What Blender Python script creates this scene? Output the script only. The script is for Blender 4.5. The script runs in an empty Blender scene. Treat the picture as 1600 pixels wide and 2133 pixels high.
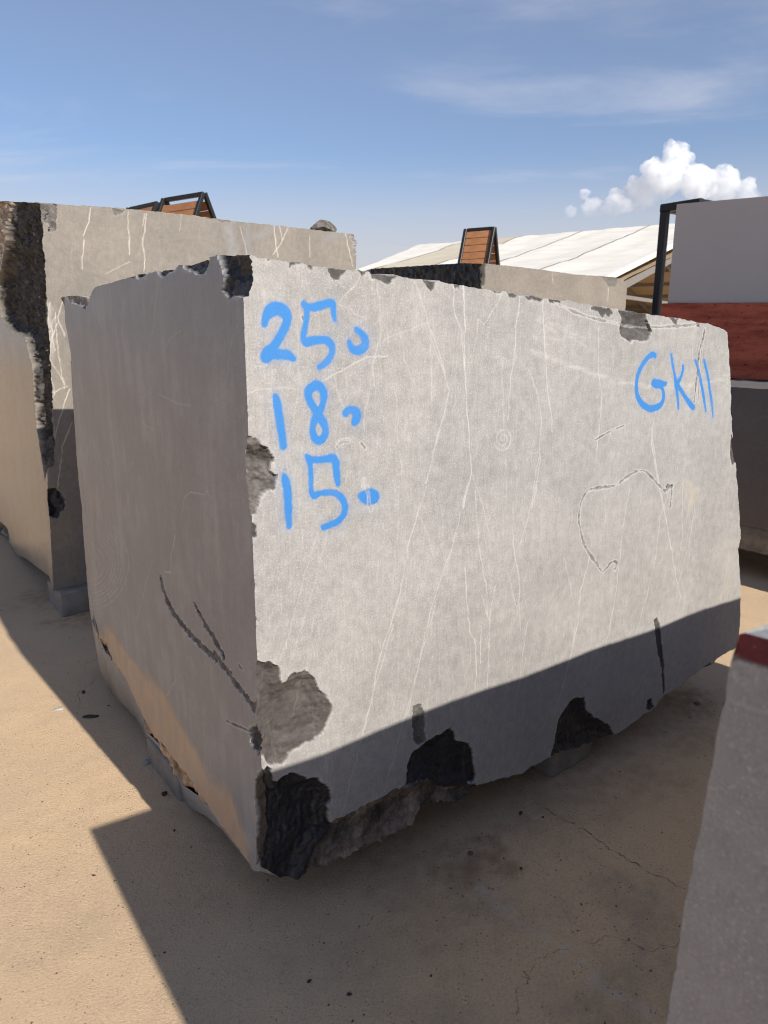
import bpy, math, random
import numpy as np
from mathutils import Vector, Matrix

# ---------------------------------------------------------------- camera, sky, sun, exposure
sc = bpy.context.scene
cam_d = bpy.data.cameras.new('camera')
cam_d.sensor_fit = 'VERTICAL'; cam_d.sensor_height = 36.0; cam_d.sensor_width = 27.0
cam_d.lens = 24.96; cam_d.clip_start = 0.02; cam_d.clip_end = 9000
cam_d.dof.use_dof = True; cam_d.dof.focus_distance = 2.4; cam_d.dof.aperture_fstop = 6.5
cam_o = bpy.data.objects.new('camera', cam_d); sc.collection.objects.link(cam_o)
cam_o.location = (0, 0, 1.65); cam_o.rotation_euler = (math.radians(90 - 13.918), 0, 0)
sc.camera = cam_o

YAW = math.atan2(0.58911536, 0.80804894)           # the blocks stand square to one another at this yaw
DR = Vector((math.cos(YAW), math.sin(YAW), 0)); DL = Vector((-math.sin(YAW), math.cos(YAW), 0))
SUN = (DR * 0.125 - DL * 1.45 + Vector((0, 0, 1))).normalized()   # towards the sun, behind the photographer
SUN_EL = math.asin(SUN.z); SUN_AZ = math.atan2(SUN.x, SUN.y)

world = bpy.data.worlds.new('World'); sc.world = world; world.use_nodes = True
wn = world.node_tree; wn.nodes.clear()
def WN(t, **k):
    n = wn.nodes.new(t)
    for a, b in k.items(): setattr(n, a, b)
    return n
def wl(a, b): wn.links.new(a, b)
w_out = WN('ShaderNodeOutputWorld'); w_bg = WN('ShaderNodeBackground'); w_bg.inputs[1].default_value = 0.09
sky = WN('ShaderNodeTexSky', sky_type='NISHITA', sun_disc=False, sun_elevation=SUN_EL, sun_rotation=SUN_AZ,
         altitude=300.0, air_density=1.0, dust_density=0.35, ozone_density=6.0)
# thin high cloud: streaks of noise on a flat layer overhead, the same all round the sky
w_tc = WN('ShaderNodeTexCoord'); w_sep = WN('ShaderNodeSeparateXYZ'); wl(w_tc.outputs['Generated'], w_sep.inputs[0])
w_mx = WN('ShaderNodeMath', operation='MAXIMUM'); wl(w_sep.outputs[2], w_mx.inputs[0]); w_mx.inputs[1].default_value = 0.02
w_ad = WN('ShaderNodeMath', operation='ADD'); wl(w_mx.outputs[0], w_ad.inputs[0]); w_ad.inputs[1].default_value = 0.06
w_dx = WN('ShaderNodeMath', operation='DIVIDE'); wl(w_sep.outputs[0], w_dx.inputs[0]); wl(w_ad.outputs[0], w_dx.inputs[1])
w_dy = WN('ShaderNodeMath', operation='DIVIDE'); wl(w_sep.outputs[1], w_dy.inputs[0]); wl(w_ad.outputs[0], w_dy.inputs[1])
w_cb = WN('ShaderNodeCombineXYZ'); wl(w_dx.outputs[0], w_cb.inputs[0]); wl(w_dy.outputs[0], w_cb.inputs[1])
w_mp = WN('ShaderNodeMapping'); wl(w_cb.outputs[0], w_mp.inputs[0])
w_mp.inputs['Location'].default_value = (3.136, 4.544, 0); w_mp.inputs['Rotation'].default_value = (0, 0, math.radians(12)); w_mp.inputs['Scale'].default_value = (0.42, 1.0, 1)
w_n1 = WN('ShaderNodeTexNoise'); wl(w_mp.outputs[0], w_n1.inputs['Vector'])
w_n1.inputs['Scale'].default_value = 1.1; w_n1.inputs['Detail'].default_value = 9; w_n1.inputs['Roughness'].default_value = 0.56; w_n1.inputs['Distortion'].default_value = 0.5
w_r = WN('ShaderNodeMapRange', interpolation_type='SMOOTHSTEP'); wl(w_n1.outputs[0], w_r.inputs[0])
w_r.inputs[1].default_value = 0.54; w_r.inputs[2].default_value = 0.82; w_r.inputs[3].default_value = 0.17; w_r.inputs[4].default_value = 0.75
w_mix = WN('ShaderNodeMix', data_type='RGBA'); wl(w_r.outputs[0], w_mix.inputs[0]); wl(sky.outputs[0], w_mix.inputs[6])
w_mix.inputs[7].default_value = (6.3, 6.3, 7.0, 1)
# dusty haze that thickens towards the horizon all round
w_hz = WN('ShaderNodeMapRange', interpolation_type='SMOOTHSTEP'); wl(w_sep.outputs[2], w_hz.inputs[0])
w_hz.inputs[1].default_value = 0.235; w_hz.inputs[2].default_value = 0.08; w_hz.inputs[3].default_value = 0; w_hz.inputs[4].default_value = 0.86
w_mx2 = WN('ShaderNodeMix', data_type='RGBA'); wl(w_hz.outputs[0], w_mx2.inputs[0]); wl(w_mix.outputs[2], w_mx2.inputs[6]); w_mx2.inputs[7].default_value = (5.35, 5.2, 5.35, 1)
wl(w_mx2.outputs[2], w_bg.inputs[0]); wl(w_bg.outputs[0], w_out.inputs[0])

sun_d = bpy.data.lights.new('sun', 'SUN'); sun_d.energy = 5.0; sun_d.angle = math.radians(0.53); sun_d.color = (1.0, 0.93, 0.83)
sun_o = bpy.data.objects.new('sun', sun_d); sc.collection.objects.link(sun_o)
sun_o.rotation_euler = (-SUN).to_track_quat('-Z', 'Y').to_euler(); sun_o.location = SUN * 30
vs = sc.view_settings; vs.view_transform = 'Standard'; vs.look = 'None'; vs.gamma = 1; vs.use_curve_mapping = False
vs.exposure = 0.40
sc.render.engine = 'CYCLES'; sc.cycles.pixel_filter_type = 'BLACKMAN_HARRIS'; sc.cycles.filter_width = 1.05
sc.cycles.use_denoising = True; sc.cycles.denoiser = 'OPENIMAGEDENOISE'; sc.cycles.denoising_input_passes = 'RGB_ALBEDO_NORMAL'; sc.cycles.denoising_prefilter = 'ACCURATE'; sc.cycles.use_adaptive_sampling = True; sc.cycles.adaptive_threshold = 0.015
sc.cycles.max_bounces = 12; sc.cycles.diffuse_bounces = 4; sc.cycles.volume_bounces = 12; sc.cycles.sample_clamp_indirect = 6

# ---------------------------------------------------------------- helpers
COL = sc.collection
rng = np.random.default_rng(7); random.seed(7)

def noise2(x, y, seed=0):
    xi = np.floor(x).astype(np.int64); yi = np.floor(y).astype(np.int64); xf = x - xi; yf = y - yi
    def h(a, b):
        n = (a * 374761393 + b * 668265263 + seed * 974634777) & 0xFFFFFFFF
        n = ((n ^ (n >> 13)) * 1274126177) & 0xFFFFFFFF
        n = (n ^ (n >> 16)) & 0xFFFF
        return n * (2 * math.pi / 65536.0)
    def g(a, b, dx, dy):
        t = h(a, b); return np.cos(t) * dx + np.sin(t) * dy
    u = xf * xf * xf * (xf * (xf * 6 - 15) + 10); v = yf * yf * yf * (yf * (yf * 6 - 15) + 10)
    a = g(xi, yi, xf, yf); b = g(xi + 1, yi, xf - 1, yf); c = g(xi, yi + 1, xf, yf - 1); d = g(xi + 1, yi + 1, xf - 1, yf - 1)
    return ((a + (b - a) * u) * (1 - v) + (c + (d - c) * u) * v) * 1.5
def fbm(x, y, scale, oct=4, seed=0, gain=0.5):
    o = 0; a = 1.0
    for i in range(oct):
        o = o + a * noise2(x * scale, y * scale, seed + i * 17); scale *= 2.03; a *= gain
    return o
def sstep(a, b, x):
    t = np.clip((x - a) / (b - a), 0, 1); return t * t * (3 - 2 * t)
def poly_sdf(px, py, poly):                      # negative inside
    d = np.full(px.shape, 1e9); ins = np.zeros(px.shape, bool); n = len(poly)
    for i in range(n):
        ax, ay = poly[i][:2]; bx, by = poly[(i + 1) % n][:2]
        ex, ey = bx - ax, by - ay; wx, wy = px - ax, py - ay
        t = np.clip((wx * ex + wy * ey) / (ex * ex + ey * ey + 1e-12), 0, 1)
        d = np.minimum(d, (wx - t * ex) ** 2 + (wy - t * ey) ** 2)
        if ay != by:
            c = ((ay > py) != (by > py)) & (px < ex * (py - ay) / (by - ay) + ax); ins ^= c
    d = np.sqrt(d); return np.where(ins, -d, d)
def smooth_path(pts, n=4):                       # Catmull-Rom through points with a width
    P = np.array(pts, float)
    if len(P) < 3: return P
    out = []
    for i in range(len(P) - 1):
        p0 = P[max(i - 1, 0)]; p1 = P[i]; p2 = P[i + 1]; p3 = P[min(i + 2, len(P) - 1)]
        for k in range(n):
            t = k / n
            out.append(0.5 * (2 * p1 + (p2 - p0) * t + (2 * p0 - 5 * p1 + 4 * p2 - p3) * t * t + (3 * p1 - p0 - 3 * p2 + p3) * t ** 3))
    out.append(P[-1]); return np.array(out)
def stroke_sdf(px, py, path, rad=None, reach=0.08):  # distance to a stroke, negative inside, 1e9 far away
    d = np.full(px.shape, 1e9)
    for i in range(len(path) - 1):
        a = path[i]; b = path[i + 1]; ra = rad if rad is not None else a[2]; rb = rad if rad is not None else b[2]
        lo = (min(a[0], b[0]) - reach, min(a[1], b[1]) - reach); hi = (max(a[0], b[0]) + reach, max(a[1], b[1]) + reach)
        m = (px > lo[0]) & (px < hi[0]) & (py > lo[1]) & (py < hi[1])
        if not m.any(): continue
        x = px[m]; y = py[m]; ex, ey = b[0] - a[0], b[1] - a[1]
        t = np.clip(((x - a[0]) * ex + (y - a[1]) * ey) / (ex * ex + ey * ey + 1e-12), 0, 1)
        dd = np.hypot(x - a[0] - t * ex, y - a[1] - t * ey) - (ra + (rb - ra) * t)
        d[m] = np.minimum(d[m], dd)
    return d
def interp_line(pts, n, key, pw=1.0):                    # resample a polyline at n values of coordinate `key`
    P = np.array([p[:2] for p in pts], float)
    if P[-1, key] < P[0, key]: P = P[::-1]; flip = True
    else: flip = False
    k = np.maximum.accumulate(P[:, key] + np.arange(len(P)) * 1e-7)
    t = k[0] + (k[-1] - k[0]) * np.linspace(0, 1, n) ** pw
    out = np.zeros((n, 2)); out[:, key] = t; out[:, 1 - key] = np.interp(t, k, P[:, 1 - key])
    return out[::-1] if flip else out
def coons(bot, top, left, right, pw=1.0):                # bot/top (n,2), left/right (m,2) -> (m,n,2)
    n = len(bot); m = len(left); a = (np.linspace(0, 1, n) ** pw)[None, :, None]; b = np.linspace(0, 1, m)[:, None, None]
    return ((1 - b) * bot[None] + b * top[None] + (1 - a) * left[:, None] + a * right[:, None]
            - ((1 - a) * (1 - b) * bot[0] + a * (1 - b) * bot[-1] + (1 - a) * b * top[0] + a * b * top[-1]))
def grid_faces(m, n, off=0, flip=False):
    i = np.arange(m * n).reshape(m, n) + off
    q = np.stack([i[:-1, :-1], i[:-1, 1:], i[1:, 1:], i[1:, :-1]], -1).reshape(-1, 4)
    return q[:, ::-1] if flip else q
def mesh_np(name, V, Q, attrs=None, smooth=True):
    me = bpy.data.meshes.new(name)
    me.vertices.add(len(V)); me.vertices.foreach_set('co', np.ascontiguousarray(V, np.float32).ravel())
    k = Q.shape[1]
    me.loops.add(len(Q) * k); me.loops.foreach_set('vertex_index', np.ascontiguousarray(Q, np.int32).ravel())
    me.polygons.add(len(Q)); me.polygons.foreach_set('loop_start', np.arange(0, len(Q) * k, k, dtype=np.int32))
    me.polygons.foreach_set('loop_total', np.full(len(Q), k, np.int32))
    me.polygons.foreach_set('use_smooth', np.full(len(Q), smooth, bool))
    for an, av in (attrs or {}).items():
        at = me.attributes.new(an, 'FLOAT_COLOR', 'POINT'); at.data.foreach_set('color', np.ascontiguousarray(av, np.float32).ravel())
    me.update(calc_edges=True); me.validate()
    return me
def obj(name, me, mat=None, parent=None, loc=None, rot=None):
    o = bpy.data.objects.new(name, me); COL.objects.link(o)
    if mat is not None and me is not None and not me.materials: me.materials.append(mat)
    if parent is not None: o.parent = parent
    if loc is not None: o.location = loc
    if rot is not None: o.rotation_euler = rot
    return o
def empty(name, loc=(0, 0, 0), rz=0.0):
    o = bpy.data.objects.new(name, None); COL.objects.link(o); o.location = loc; o.rotation_euler = (0, 0, rz); o.empty_display_size = 0.2
    return o
def tag(o, label=None, cat=None, group=None, kind=None):
    if label: o['label'] = label
    if cat: o['category'] = cat
    if group: o['group'] = group
    if kind: o['kind'] = kind
    return o
def place(u, w, z=0.0):                          # yard coordinates: along / across the rows of blocks
    return Vector((MAIN_O[0], MAIN_O[1], 0)) + DR * u + DL * w + Vector((0, 0, z))

def submesh(name, V, Q, attrs, sel):
    q = Q[sel]; used, inv = np.unique(q, return_inverse=True)
    return mesh_np(name, V[used], inv.reshape(q.shape), {a: v[used] for a, v in attrs.items()})

# ---------------------------------------------------------------- node helper
class NT:
    def __init__(s, name):
        s.m = bpy.data.materials.new(name); s.m.use_nodes = True; s.t = s.m.node_tree; s.t.nodes.clear()
        s.out = s.n('ShaderNodeOutputMaterial'); s.b = s.n('ShaderNodeBsdfPrincipled'); s.l(s.b.outputs[0], s.out.inputs[0])
        s.b.inputs['Specular IOR Level'].default_value = 0.35
    def n(s, t, **k):
        x = s.t.nodes.new(t)
        for a, b in k.items(): setattr(x, a, b)
        return x
    def l(s, a, b): s.t.links.new(a, b)
    def val(s, inp, v):
        if hasattr(v, 'is_output'): s.l(v, inp)
        elif isinstance(v, (tuple, list)): inp.default_value = tuple(v) + ((1,) if len(v) == 3 and inp.type == 'RGBA' else ())
        else: inp.default_value = v
    def coord(s, scale=(1, 1, 1), rot=(0, 0, 0), loc=(0, 0, 0), kind='Object'):
        c = s.n('ShaderNodeTexCoord'); mp = s.n('ShaderNodeMapping'); s.l(c.outputs[kind], mp.inputs[0])
        mp.inputs['Location'].default_value = loc; mp.inputs['Rotation'].default_value = rot; mp.inputs['Scale'].default_value = scale
        return mp.outputs[0]
    def noise(s, vec, scale, detail=4, rough=0.55, dist=0.0):
        x = s.n('ShaderNodeTexNoise'); s.l(vec, x.inputs['Vector']); x.inputs['Scale'].default_value = scale
        x.inputs['Detail'].default_value = detail; x.inputs['Roughness'].default_value = rough; x.inputs['Distortion'].default_value = dist
        return x.outputs[0]
    def ramp(s, fac, a, b, lo=0.0, hi=1.0):
        x = s.n('ShaderNodeMapRange', interpolation_type='SMOOTHSTEP'); s.l(fac, x.inputs[0])
        for i, v in enumerate((a, b, lo, hi)): x.inputs[i + 1].default_value = v
        return x.outputs[0]
    def mix(s, fac, a, b, blend='MIX'):
        x = s.n('ShaderNodeMix', data_type='RGBA', blend_type=blend); s.val(x.inputs[0], fac); s.val(x.inputs[6], a); s.val(x.inputs[7], b)
        return x.outputs[2]
    def math(s, op, a, b=0.0):
        x = s.n('ShaderNodeMath', operation=op); s.val(x.inputs[0], a); s.val(x.inputs[1], b); return x.outputs[0]
    def bump(s, h, strength, dist, normal=None):
        x = s.n('ShaderNodeBump'); s.l(h, x.inputs['Height']); x.inputs['Strength'].default_value = strength; x.inputs['Distance'].default_value = dist
        if normal is not None: s.l(normal, x.inputs['Normal'])
        return x.outputs[0]
    def attr(s, name):
        a = s.n('ShaderNodeAttribute', attribute_name=name); sp = s.n('ShaderNodeSeparateColor'); s.l(a.outputs['Color'], sp.inputs[0])
        return a, sp
    def done(s, color=None, rough=None, normal=None):
        if color is not None: s.val(s.b.inputs['Base Color'], color)
        if rough is not None: s.val(s.b.inputs['Roughness'], rough)
        if normal is not None: s.l(normal, s.b.inputs['Normal'])
        return s.m

def stone_material(name, lo, hi, vein=(0.62, 0.60, 0.57), hatch=0.10, rough=0.62, speck=0.5, scale=1.0, bump=0.5):
    """sawn marble: cloudy ground, saw hatching, crystal specks; veins, scars, stains, painted-in shade and spray paint come in as masks"""
    s = NT(name); co = s.coord()
    cloud = s.noise(co, 2.6 * scale, 6, 0.6, 0.3); cl2 = s.noise(co, 30 * scale, 6, 0.7); fine = s.noise(co, 210, 4, 0.8); grit = s.noise(co, 420, 2, 0.6)
    f = s.math('ADD', s.math('MULTIPLY', s.ramp(cloud, 0.3, 0.7), 0.40), s.math('MULTIPLY', s.ramp(cl2, 0.22, 0.78), 0.60))
    base = s.mix(f, lo, hi)
    h1 = s.noise(s.coord((46, 46, 6), (math.radians(0), math.radians(-38), 0)), 4.0, 4, 0.7, 0.6)
    h2 = s.noise(s.coord((70, 70, 9), (math.radians(0), math.radians(4), 0)), 2.2, 4, 0.7, 0.5)
    base = s.mix(hatch, base, s.mix(h1, (0, 0, 0), (1, 1, 1)), 'OVERLAY')
    base = s.mix(hatch, base, s.mix(h2, (0, 0, 0), (1, 1, 1)), 'OVERLAY')
    base = s.mix(s.ramp(fine, 0.54, 0.68, 0, speck), base, tuple(min(1, v * 1.5) for v in hi))
    base = s.mix(s.ramp(fine, 0.46, 0.32, 0, speck), base, tuple(v * 0.72 for v in lo))
    a, m = s.attr('mask'); t, _ = s.attr('tint'); st, _ = s.attr('stain')
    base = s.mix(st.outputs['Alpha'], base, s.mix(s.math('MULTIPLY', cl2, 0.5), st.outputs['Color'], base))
    base = s.mix(s.math('MULTIPLY', a.outputs['Alpha'], s.ramp(fine, 0.25, 0.6, 0.3, 1)), base, tuple(min(1, v * 1.28) for v in hi))
    base = s.mix(s.math('MULTIPLY', m.outputs[2], 0.95), base, vein)
    sn = s.ramp(s.noise(co, 70, 6, 0.75, 0.3), 0.2, 0.8, 0.68, 1.32)
    scv = s.n('ShaderNodeVectorMath', operation='SCALE'); s.l(t.outputs['Color'], scv.inputs[0]); s.l(sn, scv.inputs['Scale'])
    scar = s.mix(s.ramp(s.noise(co, 160, 3, 0.7), 0.64, 0.72, 0, 0.10), scv.outputs[0], (0.42, 0.40, 0.38))
    scar = s.mix(s.math('MULTIPLY', m.outputs[2], 0.45), scar, vein)
    base = s.mix(m.outputs[0], base, scar)
    pn = s.ramp(fine, 0.2, 0.75, 0.86, 1.06)
    pcv = s.n('ShaderNodeVectorMath', operation='SCALE'); pcv.inputs[0].default_value = (0.036, 0.182, 0.47); s.l(pn, pcv.inputs['Scale'])
    base = s.mix(m.outputs[1], base, pcv.outputs[0])
    hgt = s.math('ADD', s.math('MULTIPLY', fine, 0.5), s.math('ADD', s.math('MULTIPLY', grit, 0.35), s.math('MULTIPLY', h2, 0.25)))
    hgt2 = s.math('MULTIPLY', s.noise(co, 55, 7, 0.72, 0.5), s.math('MULTIPLY', m.outputs[0], 5.0))
    nrm = s.bump(s.math('ADD', hgt, hgt2), bump, 0.0014)
    r = s.math('MULTIPLY', t.outputs['Alpha'], s.ramp(cl2, 0.2, 0.8, 0.88, 1.1))
    return s.done(base, r, nrm)


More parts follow.
